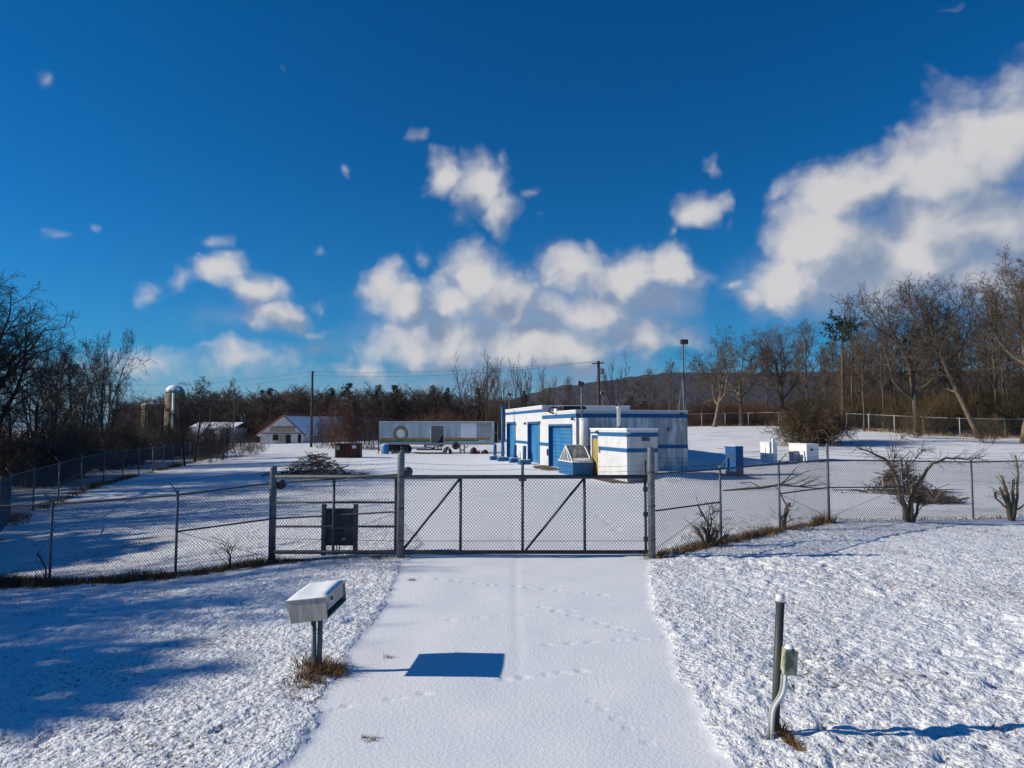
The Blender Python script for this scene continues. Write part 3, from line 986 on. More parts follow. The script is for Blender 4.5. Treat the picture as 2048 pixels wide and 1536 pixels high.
def service_building():
    z0 = 0.0
    T = thing("service_building", "long white flat-roofed building with blue stripes and three tall blue doors", "building", tuple(C0), BT)
    L1, L2 = fs(1084.5), fs(1011)
    W, Wb = fr(1375), 7.6
    H1, H2 = 4.33, 4.93
    cap = .07
    doors = [(fs(1144), fs(1098), 3.2, 'garage'), (fs(1079), fs(1056), 3.45, 'tall'), (fs(1031), fs(1014), 3.5, 'tall')]
    holes1 = [(a, b, h) for a, b, h, k in doors if b < L1]
    holes2 = [(a, b, h) for a, b, h, k in doors if b >= L1]
    th = .34
    P = dict(parent=T, world=False)
    mb = MB(); wall_with_holes(mb, 0, L1, H1 - cap, holes1, th); mb.build("door_wall", M["white_paint"], **P)
    mb = MB(); wall_with_holes(mb, L1, L2, H2 - cap, holes2, th); mb.build("door_wall", M["white_paint"], **P)
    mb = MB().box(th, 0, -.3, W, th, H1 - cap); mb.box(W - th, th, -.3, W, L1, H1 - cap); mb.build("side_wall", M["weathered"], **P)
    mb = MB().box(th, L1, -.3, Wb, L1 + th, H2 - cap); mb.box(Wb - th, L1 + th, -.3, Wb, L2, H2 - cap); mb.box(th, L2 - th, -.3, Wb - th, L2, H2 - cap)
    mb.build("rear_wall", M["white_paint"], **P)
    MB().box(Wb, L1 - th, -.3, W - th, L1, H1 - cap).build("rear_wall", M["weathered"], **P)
    MB().box(th, th, H1 - .35, W - th, L1 - .002, H1 - .22).build("roof", M["snow_cap"], **P)
    MB().box(th, L1 + th, H2 - .35, Wb - th, L2 - th, H2 - .22).build("roof", M["snow_cap"], **P)
    # metal copings
    mb = MB(); e = .05
    mb.box(-e, -e, H1 - cap, W + e, .30, H1); mb.box(-e, .30, H1 - cap, .30, L1 - .003, H1); mb.box(W - .3, .30, H1 - cap, W + e, L1, H1)
    mb.build("coping", M["coping"], **P, bevel=.01)
    mb = MB()
    mb.box(-e, L1 - e, H2 - cap, Wb + e, L1 + .3, H2); mb.box(-e, L1 + .3, H2 - cap, .30, L2 + e, H2); mb.box(Wb - .3, L1 + .3, H2 - cap, Wb + e, L2 + e, H2); mb.box(.3, L2 - .3, H2 - cap, Wb - .3, L2 + e, H2)
    mb.build("coping", M["coping"], **P, bevel=.01)
    # pale metal fascia and blue stripe below it (sheets fixed proud of the wall)
    p = .02
    fz1, fz0 = H1 - cap - .004, H1 - .26
    mb = MB(); mb.box(-p, 0, fz0, -.001, L1, fz1); mb.box(-p, -p, fz0, W + p, -.001, fz1)
    n = 9
    for k in range(1, 2):
        zz = fz0 + (fz1 - fz0) * k / 2
        mb.box(-p - .008, -p - .008, zz, W + p, -p - .001, zz + .02)
        mb.box(-p - .008, 0, zz, -p - .001, L1, zz + .02)
    mb.build("fascia", M["fascia"], **P)
    gz1, gz0 = H2 - cap - .004, H2 - .32
    mb = MB(); mb.box(-p, L1, gz0, -.001, L2, gz1); mb.box(.002, L1 - p, H1 - .2, Wb, L1 - .001, gz1)
    for k in range(0, 4):
        zz = H1 - .1 + k * .17
        mb.box(.002, L1 - p - .01, zz, Wb, L1 - p - .001, zz + .02)
    mb.build("fascia", M["fascia"], **P)
    mb = MB(); mb.box(-p - .004, 0, fz0 - .29, -.001, L1, fz0 - .003); mb.box(-p - .004, -p - .004, fz0 - .29, W + p, -.001, fz0 - .003)
    mb.build("blue_stripe", M["blue"], **P)
    MB().box(-p - .004, L1 + .003, gz0 - .25, -.001, L2, gz0 - .003).build("blue_stripe", M["blue"], **P)
    # mid-height stripe, broken at the doors
    mz0, mz1 = 1.63, 1.89
    mb = MB(); cur = 0
    for a, b, h, k in sorted(doors):
        mb.box(-.02, cur + (.0 if cur == 0 else .13), mz0, -.001, a - .13, mz1); cur = b
    mb.box(-.02, cur + .13, mz0, -.001, L2, mz1)
    mb.build("blue_stripe", M["blue"], **P)
    MB().box(.0, -.02, mz0, W, -.001, mz1).build("blue_stripe", M["blue"], **P)
    # corner board at the near corner
    MB().box(-.022, -.024, -.3, .5, -.021, mz0 - .005).build("corner_strip", M["white_metal"], **P)
    # doors
    for a, b, h, kind in doors:
        nm = "garage_door" if kind == 'garage' else "tall_door"
        d = MB(); x = th - .04
        if kind == 'garage':
            k = 11
            for i in range(k):
                d.box(x, a, h * i / k, x + .03, b, h * (i + 1) / k - .035)
        else:
            d.box(x, a, -.02, x + .05, b, h)
            d.box(x - .012, a + .08, .12, x - .001, a + .16, h - .1)
            d.box(x - .012, b - .16, .12, x - .001, b - .08, h - .1)
            d.box(x - .012, (a + b) / 2 - .04, .12, x - .001, (a + b) / 2 + .04, h - .1)
        do = d.build(nm, M["blue_door"], **P)
        if kind == 'garage':
            MB().box(x + .03, a, 0, x + .05, b, h).build('backing_sheet', M['blue_dark'], parent=do, world=False)
        f = MB(); w = .11
        f.box(-.03, a - w, -.1, th - .045, a - .001 + .03, h + .0)
        f.box(-.03, b - .03, -.1, th - .045, b + w, h)
        f.box(-.03, a - w, h + .001, th - .045, b + w, h + w + .04)
        f.build("door_frame", M["blue_dark"], parent=do, world=False)  # darker blue than the door: the jambs' shade put into the colour
        if kind != 'garage':
            MB().tube([(x - .06, a + .5, 1.0), (x - .06, a + .5, 1.25)], .02, 6).build("handle", M["galv_dark"], parent=do, world=False)
    # small wall lamps beside the doors
    for s, z in ((fs(1149), 3.7), (fs(1053), 3.45), (fs(1081.5), 3.5), (fs(1010.5) - .2, 3.4), (fs(1033), 3.4)):
        lm = MB().lathe([(.02, -.12), (.11, -.06), (.12, .02), (.05, .10)], (-.16, s, z), sides=12).build("wall_lamp", M["galv_dark"], smooth=True, **P)
        MB().tube([(-.02, s, z + .1), (-.16, s, z + .12)], .02, 6).build("bracket", M["galv_dark"], parent=lm, world=False)
    MB().box(-.10, fs(1096) - .1, .9, -.001, fs(1096) + .1, 1.4).build("meter_box", M["galv_dark"], **P)
    MB().box(-.14, fs(1035) - .1, .0, -.001, fs(1035) + .12, .45).build("hose_box", M["galv_dark"], **P)
    # ribs of the front end wall
    MB().tube([(W * .82, -.05, 3.1), (W * .82, -.05, 2.85)], .04, 8).build("vent_spout", M["dark"], **P)
    MB().box(W - .55, -.09, 4.02, W - .3, -.026, 4.14).build("lamp_bracket", M["galv_dark"], **P)
    MB().tube([(.32, -.06, 3.2), (.32, -.06, .4)], .03, 8).build("downpipe", M["weathered"], **P)


service_building()


def on_building(r, s, z=0):
    p = C0 + BU * r + BV * s
    return (p.x, p.y, z)


def roof_things():
    # black rooftop unit
    p = on_building(fr(1195) - .3, 5.0, 4.11)
    T = thing("rooftop_unit", "black rounded unit with pipes on the flat roof", "rooftop unit", p, BT)
    MB().box(-.9, -.5, 0, 1.0, .5, .62).build("casing", M["black"], T, world=False, bevel=.14)
    MB().tube([(-.9, 0, .45), (-1.7, 0, .5), (-1.9, 0, .2), (-1.4, .2, .05)], .06, 8).build("pipe", M["black"], T, world=False, smooth=True)
    MB().tube([(-1.5, 0, .0), (-1.5, 0, .95)], .035, 8).build("pipe", M["black"], T, world=False, smooth=True)
    # roof hatch white
    p = on_building(fr(1178), 7.0, 4.11)
    T = thing("roof_vent", "low white vent box beside the black rooftop unit", "roof vent", p, BT)
    MB().box(-.5, -.4, 0, .9, .4, .50).build("body", M["white_metal"], T, world=False, bevel=.03)
    MB().box(-.58, -.48, .503, .98, .48, .58).build("lid", M["coping"], T, world=False, bevel=.02)
    # ladder top behind taller roof
    p = on_building(fr(1249), 12.0, 4.70)
    p = (at(1249, 60), 60.0, 3.9)
    T = thing("roof_ladder", "metal ladder top showing above the rear roof edge", "ladder", p, BT)
    for dx in (-.22, .22):
        MB().tube([(dx, 0, 0), (dx - .35, .3, 1.6)], .035, 6).build("rail", M["galv"], T, world=False)
    for k in range(5):
        t = .2 + k * .17
        MB().tube([(-.22 - .35 * t, .3 * t, 1.6 * t), (.22 - .35 * t, .3 * t, 1.6 * t)], .02, 6).build("rung", M["galv"], T, world=False)


roof_things()


def flood_pole(name, label, px, Y, zbase, py_top, head, hang=0.0, r=.05, head_mat="galv_dark"):
    x = at(px, Y); zt = zat(px, py_top, Y)
    T = thing(name, label, "floodlight", (x, Y, zbase))
    MB().tube([(x, Y, zbase), (x, Y, zt)], r, 10).build("pole", M["galv"], T, smooth=True)
    a = head
    h = MB().hexa([Vector((x, Y, zt)) + Vector(v) for v in ((-.26 * a, -.18, -.02), (.16 * a, -.18, -.10), (.16 * a, .18, -.10), (-.26 * a, .18, -.02), (-.20 * a, -.16, .30 * a), (.20 * a, -.16, .16 * a), (.20 * a, .16, .16 * a), (-.20 * a, .16, .30 * a))]).build("lamp_head", M[head_mat], T, bevel=.02)
    MB().hexa([Vector((x, Y, zt)) + Vector(v) for v in ((-.29 * a, -.14, .0), (-.27 * a, -.14, -.015), (-.27 * a, .14, -.015), (-.29 * a, .14, .0), (-.23 * a, -.13, .28 * a), (-.205 * a, -.13, .28 * a), (-.205 * a, .13, .28 * a), (-.23 * a, .13, .28 * a))]).build("lens", M["lamp_glass"], parent=h)
    return T


flood_pole("floodlight_pole", "floodlight on a short pole at the near corner of the white building", 1163.5, 48.1, 2.9, 770, 1.0)
MB().box(at(1163.5, 48.1) - .1, 48.05, 3.4, at(1163.5, 48.1) + .1, 48.62, 3.5).build("bracket", M["galv_dark"], bpy.data.objects["floodlight_pole"])
flood_pole("floodlight_pole", "small floodlight standing behind the flat roofs beside the utility pole", 1206.5, 66, .5, 788, .9, r=.05)
flood_pole("floodlight_pole", "floodlight behind the far left corner of the white building", 1019, 76, 0, 790, .9, r=.06)


def mast():
    Y = 62.0
    x = at(1368.5, Y); z = G(x, Y); zt = zat(1369, 688, Y)
    T = thing("lamp_mast", "tall steel mast with a brown box lamp and two raking stays behind the building", "lamp mast", (x, Y, z))
    MB().tube([(x, Y, z - .2), (x, Y, zt)], [.11, .07], 10).build("pole", M["galv"], T, smooth=True)
    h = MB().box(x - .22, Y - .25, zt - .02, x + .42, Y + .28, zt + .40).build("lamp_head", M["brown_lamp"], T, bevel=.05)
    MB().box(x - .18, Y - .2, zt - .06, x + .38, Y + .2, zt - .021).build("lens", M["lamp_glass"], parent=h)
    k = zat(1368, 742, Y)
    MB().tube([(x - .03, Y - .05, k), (x - 1.05, Y - .4, z - .1)], .04, 8).build("stay", M["galv"], T, smooth=True)
    MB().tube([(x + .02, Y + .05, k), (x + .42, Y + .5, z - .1)], .04, 8).build("stay", M["galv"], T, smooth=True)
    zz = zat(1360, 799, Y)
    MB().tube([(at(1360, Y), Y - .25, zz), (x, Y, zz + .08)], .025, 6).build("tie_bar", M["galv"], T, smooth=True)


mast()


def annexe():
    c = Vector((6.45, 39.7, 0))
    L, W, H = fs(1181, c), fr(1315, c), 3.06
    T = thing("annexe", "small white block annexe with a yellow door in front of the long building", "outbuilding", tuple(c), BT)
    P = dict(parent=T, world=False)
    d0, d1 = fs(1195.5, c), fs(1183.5, c)
    cap = .08
    mb = MB(); wall_with_holes(mb, 0, L, H - cap, [(d0, d1, 2.58)], .2)
    mb.build("door_wall", M["white_paint"], **P)
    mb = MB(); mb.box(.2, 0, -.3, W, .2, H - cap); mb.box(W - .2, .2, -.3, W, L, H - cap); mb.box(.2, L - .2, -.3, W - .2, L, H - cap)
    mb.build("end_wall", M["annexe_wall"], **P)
    MB().box(-.05, -.05, H - cap, W + .05, L + .05, H).build("roof", M["snow_cap"], **P, bevel=.02)
    p = .015
    mb = MB(); mb.box(-p, 0, H - .24, -.001, L, H - cap - .003); mb.box(-p, -p, H - .24, W + p, -.001, H - cap - .003); mb.build("fascia", M["fascia"], **P)
    mb = MB(); mb.box(-p - .004, 0, H - .48, -.001, L, H - .243); mb.box(-p - .004, -p - .004, H - .48, W + p, -.001, H - .243); mb.build("blue_stripe", M["blue"], **P)
    z0, z1 = zat(1253, 905, 39.7), zat(1253, 897, 39.7)
    mb = MB(); mb.box(-.02, 0, z0, -.001, d0 - .08, z1); mb.box(-.02, d1 + .06, z0, -.001, L, z1); mb.build("blue_stripe", M["blue"], **P)
    MB().box(-.02, -.02, z0, W + .01, -.001, z1).build("blue_stripe", M["blue"], **P)
    do = MB().box(.08, d0, .02, .13, d1, 2.40).build("door", M["yellow"], **P)
    MB().box(.06, d0, 2.403, .12, d1, 2.58).build("transom", M["blue_dark"], parent=do, world=False)
    f = MB(); f.box(-.03, d1 - .02, 0, .07, d1 + .12, 2.62); f.box(-.03, d0 - .05, 2.621, .05, d1 + .12, 2.70)
    f.build("door_frame", M["white_metal"], parent=do, world=False)
    MB().tube([(.03, d0 + .2, 1.0), (.03, d0 + .2, 1.2)], .02, 6).build("handle", M["galv_dark"], parent=do, world=False)
    v0, v1 = fr(1283, c), fr(1298.5, c)
    ve = MB().box(v0, -.03, 2.33, v1, -.001, 2.56).build("vent", M["galv"], **P)
    mb = MB()
    for k in range(5): mb.box(v0 + .03, -.045, 2.345 + k * .042, v1 - .03, -.031, 2.365 + k * .042)
    mb.build("louvre", M["galv_dark"], parent=ve, world=False)
    lm = MB().lathe([(.02, -.1), (.10, -.05), (.10, .02), (.05, .08)], (-.14, fs(1197, c), 2.82), sides=10).build("wall_lamp", M["galv_dark"], smooth=True, **P)
    MB().tube([(-.02, fs(1197, c), 2.9), (-.14, fs(1197, c), 2.9)], .02, 6).build("bracket", M["galv_dark"], parent=lm, world=False)
    MB().box(-.1, fs(1199, c) - .12, 1.55, -.001, fs(1199, c) + .1, 1.85).build("meter_box", M["box_metal"], **P)
    MB().box(W * .02, -.07, 2.42 + .32, W * .1, -.022, 2.55 + .32).build("socket_box", M["sticker_white"], **P)
    # vent stack through the roof
    q = (at(1237.5, 43.2), 43.2)
    T2 = thing("vent_pipe", "white round flue pipe rising behind the annexe roof", "flue pipe", (q[0], q[1], H))
    MB().lathe([(.115, -.05), (.115, 1.2), (.13, 1.2), (.13, 1.28), (.1, 1.3)], (q[0], q[1], H), sides=16).build("pipe", M["white_metal"], T2, smooth=True)
    MB().lathe([(.2, 0), (.2, .03), (.12, .1)], (q[0], q[1], H), sides=16).build("flashing", M["galv"], T2, smooth=True)


M["annexe_wall"] = mat("shaded_white_block", (.52, .52, .52), (.33, .33, .33), rough=.8, scale=1.6, stretch=(1, 1, .25), lo=.42, hi=.72, bump=.1, bump_scale=30)  # streaky grey; the end walls' shade is put into the base colour
annexe()


def tank():
    Y = 46.9
    x = at(1167.5, Y); r = .29
    z = G(x, Y); zt = zat(1167, 840, Y)
    T = thing("upright_tank", "white upright cylinder tank against the near corner of the building", "tank", (x, Y, z))
    h = zt - z
    MB().lathe([(r, 0), (r, h), (r * .98, h + .02)], (x, Y, z), sides=28).build("shell", M["white_metal"], T, smooth=True)
    MB().lathe([(r * 1.12, h + .021), (r * 1.12, h + .08), (r * .9, h + .12)], (x, Y, z), sides=28).build("lid", M["coping"], T, smooth=True)
    MB().lathe([(r * 1.03, h * .5), (r * 1.03, h * .5 + .05)], (x, Y, z), sides=28).build("band", M["galv"], T, smooth=True)


tank()


def glazed_frame():
    # blue trough with a tent of glazing over it, in front of the garage door
    c = Vector((at(1145, 44.9), 44.9, 0))
    z = G(c.x, c.y)
    c.z = z
    T = thing("glazed_frame", "blue box with a peaked white-framed glass cover before the garage door", "glass frame", tuple(c), BT)
    Lb = fs(1117, Vector((c.x, c.y, 0))); Wb = fr(1184, Vector((c.x, c.y, 0)))
    Wb = min(Wb, 1.45)
    h = .84
    MB().box(0, 0, -.2, Wb, Lb, h).build("base_box", M["blue"], T, world=False, bevel=.02)
    rim = MB(); rim.box(-.05, -.05, h + .001, Wb + .05, Lb + .05, h + .06); rim.build("rim", M["white_metal"], T, world=False, bevel=.01)
    ht = 1.90
    s = Lb * .45
    hb = h + .062
    y0, y1 = .12, Lb - .15
    x0, x1 = .02, Wb - .02
    ym = (y0 + y1) / 2
    fw = .05
    # frame bars
    def bar(a, b, w=fw):
        return MB().tube([a, b], w * .75, 4).build("glazing_bar", M["white_metal"], T, world=False)
    for x in (x0, x1):
        bar((x, y0, hb), (x, ym, ht)); bar((x, y1, hb), (x, ym, ht))
    bar((x0, ym, ht), (x1, ym, ht)); bar((x0, y0, hb), (x1, y0, hb)); bar((x0, y1, hb), (x1, y1, hb))
    bar((x0, (y0 + ym) / 2 + .1, hb), (x0, ym + .02, ht - .1), .03)
    bar((x0, (y1 + ym) / 2, hb), (x0, ym, ht - .1), .03)
    MB().quad((x0, y0, hb), (x1, y0, hb), (x1, ym, ht), (x0, ym, ht)).build("glass_pane", M["glass"], T, world=False)
    MB().quad((x1, y1, hb), (x0, y1, hb), (x0, ym, ht), (x1, ym, ht)).build("glass_pane", M["glass"], T, world=False)
    MB().tri((x0, y1, hb), (x0, y0, hb), (x0, ym, ht)).build("glass_pane", M["glass"], T, world=False)
    MB().tri((x1, y0, hb), (x1, y1, hb), (x1, ym, ht)).build("glass_pane", M["glass"], T, world=False)
    mb = MB(); rng = random.Random(3)
    nu = 10
    for j in range(5):
        for i in range(nu + 1):
            v = j / 4
            mb.v.append((x0 + .05 + (x1 - x0 - .1) * i / nu, y0 - .16 + .26 * v, hb + (.04 + .13 * rng.random()) * math.sin(math.pi * min(1, v * .8 + .15)) + v * .14))
    for j in range(4):
        for i in range(nu):
            q = j * (nu + 1) + i; mb.f.append((q, q + 1, q + nu + 2, q + nu + 1))
    mb.build("snow_cover", M["snow_cap"], T, world=False, smooth=True)


glazed_frame()


# bollards
def bollard(px, py_base, py_top, label):
    Y = None
    d = ray(px, py_base)
    k = -CAM_Z / d.z
    x, Y = d.x * k, d.y * k
    z = G(x, Y); zt = zat(px, py_top, Y)
    T = thing("bollard", label, "bollard", (x, Y, z), BT, "blue bollards by the building's doors")
    MB().box(-.48, -.45, -.1, .48, .45, .38).build("base", M["blue"], T, world=False, bevel=.04)
    MB().box(-.44, -.41, .383, .44, .41, .41).build("snow_cover", M["snow_cap"], T, world=False, bevel=.01)
    MB().lathe([(.16, .38), (.16, zt - z), (.12, zt - z + .05), (.02, zt - z + .08)], sides=14).build("post", M["blue"], T, world=False, smooth=True)
    return x, Y, z


bollard(990, 919, 889, "leftmost blue bollard, standing apart towards the trailer")
bollard(1030, 925.5, 891, "blue bollard in front of the first tall blue door")
bollard(1049, 929.5, 893, "blue bollard beside the middle blue door, nearest the camera")
xb, Yb, zb = bollard(1005.5, 922, 889, "blue bollard at the foot of the tall blue pole")


def blue_pole():
    x, Y = at(1005.2, Yb + 2.6), Yb + 2.6
    z = G(x, Y); zt = zat(1005, 812, Y)
    T = thing("blue_pole", "tall blue pipe pole at the far corner of the white building", "pole", (x, Y, z))
    MB().tube([(x, Y, z - .2), (x, Y, zt)], .14, 12).build("pipe", M["blue"], T, smooth=True)
    MB().box(x - .22, Y - .14, zt + .001, x + .16, Y + .14, zt + .12).build("cap", M["blue_dark"], T, bevel=.02)
    MB().box(x - .05, Y - .24, z + .9, x + .05, Y - .141, z + 2.2).build("cable_box", M["blue_dark"], T, bevel=.01)


blue_pole()


def cabinet(name, label, cat, pxl, pxr, py_top, py_bot, Y, m, depth, split=None, extra=None):
    x0 = at(pxl, Y); x1 = at(pxr, Y)
    zt = zat((pxl + pxr) / 2, py_top, Y)
    w = x1 - x0
    z = G((x0 + x1) / 2, Y)
    T = thing(name, label, cat, ((x0 + x1) / 2, Y, z), 0)
    return T, x0, x1, z, zt


def oriented_box(mb, cx, cy, z0, z1, a, b, rot):
    """corner (cx,cy) nearest the camera; a along BU direction, b along BV-like"""
    u = Vector((math.cos(rot), math.sin(rot), 0)); v = Vector((-math.sin(rot), math.cos(rot), 0))
    c = Vector((cx, cy, 0))
    P = [c, c + u * a, c + u * a + v * b, c + v * b]
    return mb.hexa([(q.x, q.y, z0) for q in P] + [(q.x, q.y, z1) for q in P])


def yard_boxes():
    rot = R(12)
    # blue kiosk: left lit face px1457-1470, front 1470-1486
    Y = 42.6; cx = at(1470, Y); z = G(cx, Y); zt = zat(1470, 893, Y)
    T = thing("kiosk", "tall dark blue metal kiosk standing alone in the snow", "kiosk", (cx, Y, z))
    oriented_box(MB(), cx, Y, z - .1, zt - .05, .52, 1.25, rot).build("body", M["blue_dark"], T, bevel=.015)
    oriented_box(MB(), cx - .02, Y - .03, zt - .048, zt, .57, 1.32, rot).build("roof", M["blue_dark"], T, bevel=.01)
    oriented_box(MB(), cx - .02, Y - .0, zt + .001, zt + .03, .5, 1.2, rot).build("snow_cover", M["snow_cap"], T, bevel=.01)
    u = Vector((math.cos(rot), math.sin(rot), 0)); v = Vector((-math.sin(rot), math.cos(rot), 0))
    q = Vector((cx, Y, 0)) - v * .012
    oriented_box(MB(), q.x + u.x * .05, q.y + u.y * .05, z + .25, zt - .25, .42, .011, rot).build("door", M["blue_dark"], T)
    oriented_box(MB(), cx - u.x * .014 + v.x * .2, Y - u.y * .014 + v.y * .2, zt - .75, zt - .4, .013, .5, rot).build("faded_panel", M["galv_dark"], T)
    # white cabinet with a small post in front
    Y = 52.0; cx = at(1538, Y); z = G(cx, Y); zt = zat(1538, 885.5, Y)
    T = thing("cabinet", "white metal cabinet with a conduit post at its right side", "cabinet", (cx, Y, z))
    oriented_box(MB(), cx, Y, z - .1, zt, .62, 1.25, rot).build("body", M["white_metal"], T, bevel=.015)
    oriented_box(MB(), cx - .03, Y - .04, zt + .002, zt + .05, .68, 1.35, rot).build("snow_cover", M["snow_cap"], T, bevel=.01)
    xx = at(1546.5, Y - .4); 
    MB().box(xx - .11, Y - .5, z - .1, xx + .11, Y - .25, zat(1546, 876, Y)).build("conduit_post", M["white_metal"], T, bevel=.02)
    oriented_box(MB(), cx - u.x * .014 + v.x * .5, Y - u.y * .014 + v.y * .5, z + .4, zt - .4, .012, .06, rot).build("handle", M["galv"], T)
    # wide white cabinet pair
    Y = 52.0; cx = at(1612, Y); z = G(cx, Y); zt = zat(1612, 889, Y)
    T = thing("cabinet", "wide white metal cabinet with a lower grey box against its left side", "cabinet", (cx, Y, z))
    oriented_box(MB(), cx, Y, z + .02, zt, 1.0, 2.2, rot).build("body", M["white_metal"], T, bevel=.015)
    oriented_box(MB(), cx - .03, Y - .04, zt + .002, zt + .05, 1.06, 2.3, rot).build("snow_cover", M["snow_cap"], T, bevel=.01)
    oriented_box(MB(), cx - .1, Y - .1, z - .12, z + .018, 1.3, 2.5, rot).build("plinth", M["stone"], T)
    q = Vector((cx, Y, 0)) - u * .45 + v * .9
    oriented_box(MB(), q.x, q.y, z - .1, z + .78, .449, 1.0, rot).build("side_box", M["trailer_grey"], T, bevel=.01)
    MB().box(at(1604, Y - .2) - .06, Y - .55, z - .1, at(1604, Y - .2) + .06, Y - .4, z + .8).build("meter_pipe", M["white_metal"], T, bevel=.01)
    oriented_box(MB(), cx + u.x * .3 - v.x * .012, Y + u.y * .3 - v.y * .012, zt - .45, zt - .3, .25, .011, rot).build("name_plate", M["galv_dark"], T)


yard_boxes()


# ------------------------------------------------------------------ trailer and yard clutter
def wheel(T, x, y, z, r=.5, w=.28, name="wheel", rim=True):
    t = MB().lathe([(r * .62, -w / 2), (r * .9, -w / 2), (r, -w * .36), (r, w * .36), (r * .9, w / 2), (r * .62, w / 2)], (x, y, z), axis='y', sides=22).build(name, M["black"], T, smooth=True)
    if rim:
        MB().lathe([(.04, -w * .45), (r * .3, -w * .45), (r * .32, -w * .38), (r * .5, -w * .30), (r * .61, -w * .52), (r * .64, -w * .52), (r * .64, w * .4), (.04, w * .4)], (x, y, z), axis='y', sides=22).build("rim", M["rim"], t, smooth=True)
    return t


def trailer():
    Y = 86.0
    x0, x1 = at(758, Y), at(988, Y)
    z = G((x0 + x1) / 2, Y) - .05
    zt = zat(870, 844.5, Y); zb = zat(870, 889, Y)
    T = thing("semi_trailer", "old silver box trailer with a round ring emblem and gold and green stripes", "trailer", ((x0 + x1) / 2, Y, z))
    D = 2.5
    hx0, hx1 = at(862.5, Y), at(887.5, Y)
    hz0, hz1 = zb + .15, zt - .45
    # side wall with an opening
    mb = MB()
    mb.box(x0, Y, zb, hx0, Y + .06, zt); mb.box(hx1, Y, zb, x1, Y + .06, zt); mb.box(hx0, Y, hz1, hx1, Y + .06, zt); mb.box(hx0, Y, zb, hx1, Y + .06, hz0)
    mb.build("side_wall", M["trailer_side"], T)
    MB().box(x0, Y + D - .06, zb, x1, Y + D, zt).build("far_wall", M["trailer_side"], T)
    MB().box(x0, Y + .061, zb, x0 + .06, Y + D - .061, zt).build("front_wall", M["trailer_side"], T)
    MB().box(x0, Y - .01, zt + .001, x1, Y + D + .01, zt + .10).build("roof", M["coping"], T, bevel=.02)
    MB().box(x0 + .061, Y + .061, zb, x1, Y + D - .061, zb + .12).build("floor", M["undercarriage"], T)
    mb = MB(); mb.box(x0 - .03, Y - .06, zb - .02, x1, Y - .001, zb + .2); mb.build("lower_rail", M["trailer_grey"], T)
    MB().box(x0 - .10, Y - .05, zb - 1.2, x0 - .001, Y + .1, zt).build("corner_post", M["rust"], T)
    MB().box(x0 - .04, Y - .05, zt - .12, x1, Y - .001, zt + .0).build("upper_rail", M["trailer_grey"], T)
    MB().box(hx0 + .02, Y + .10, hz0, hx1 - .3, Y + .14, hz1).build("board", M["grey_board"], T)
    o = MB(); o.v = [(hx0 + .6, Y + .09, hz0), (hx1 - .02, Y + .09, hz0), (hx1 - .02, Y + .09, hz0 + 1.0), (hx1 - .35, Y + .09, hz0 + .75), (hx1 - .55, Y + .09, hz0 + .35)]
    o.f = [(0, 1, 2, 3, 4)]; o.build("torn_gap", M["dark"], T)
    MB().box(hx1 - .32, Y + .10, hz0, hx1, Y + .14, hz1).build("board", M["grey_board"], T)
    f = MB(); f.box(hx0 - .06, Y - .03, hz0 - .05, hx0 - .001, Y - .001, hz1 + .05); f.box(hx1 + .001, Y - .03, hz0 - .05, hx1 + .06, Y - .001, hz1 + .05); f.box(hx0 - .06, Y - .03, hz1 + .051, hx1 + .06, Y - .001, hz1 + .11)
    f.build("door_frame", M["white_metal"], T)
    # panels
    p = Y - .012
    MB().box(at(922, Y), p, zb + .82, at(953, Y), Y - .001, zt - .14).build("bright_panel", M["trailer_patch"], T)
    MB().box(at(953, Y) + .003, p, zb + .82, x1 - .25, Y - .001, zt - .14).build("grey_panel", M["trailer_grey"], T)
    s0, s1 = zb + .50, zb + .78
    mb = MB(); mb.box(x0 + .1, p, s0, hx0 - .08, Y - .001, s1); mb.box(hx1 + .08, p, s0 + .05, at(980, Y), Y - .001, s1 + .03)
    mb.build("gold_stripe", M["gold"], T)
    mb = MB(); mb.box(x0 + .1, p, s0 - .20, hx0 - .08, Y - .001, s0 - .003); mb.box(hx1 + .08, p, s0 - .10, at(958, Y), Y - .001, s0 + .045)
    mb.build("green_stripe", M["green"], T)
    # ring emblem
    cx, cz = at(801.5, Y), zat(801, 867, Y)
    def ring(r0, r1, a0, a1, y, m, nm, n=40, ex=1.0):
        b = MB()
        for k in range(n + 1):
            a = a0 + (a1 - a0) * k / n
            for r in (r0, r1):
                b.v.append((cx + r * math.cos(a), y, cz + r * math.sin(a) * ex))
        for k in range(n):
            b.f.append((2 * k, 2 * k + 1, 2 * k + 3, 2 * k + 2))
        ob = b.build(nm, M[m], T)
        sm = ob.modifiers.new("solid", 'SOLIDIFY'); sm.thickness = .006
        return ob
    ring(.68, .90, 0, 2 * math.pi, Y - .020, "green", "ring_emblem")
    ring(.48, .679, R(-20), R(285), Y - .024, "orange", "ring_emblem")
    ring(.02, .479, 0, 2 * math.pi, Y - .022, "trailer_patch", "ring_emblem")
    q = MB(); q.v = [(cx + .15, Y - .03, cz - .55), (cx + .38, Y - .03, cz - .5), (cx + .8, Y - .03, cz - .72), (cx + .95, Y - .03, cz - .95), (cx + .5, Y - .03, cz - .95)]
    q.f = [(0, 1, 2, 3, 4)]
    ob = q.build("ring_emblem", M["gold"], T); sm = ob.modifiers.new("solid", 'SOLIDIFY'); sm.thickness = .006
    # ribs
    mb = MB()
    for k in range(1, 26):
        xx = x0 + (x1 - x0) * k / 26
        if hx0 - .1 < xx < hx1 + .1: continue
        mb.box(xx - .015, Y - .008, zb + .82, xx + .015, Y - .001, zt - .14)
    mb.build("side_rib", M["trailer_side"], T)
    # open rear door swung at the right end
    MB().box(x1 + .05, Y + .1, zb + .2, x1 + .42, Y + .16, zt - .1).build("rear_door", M["dark"], T)
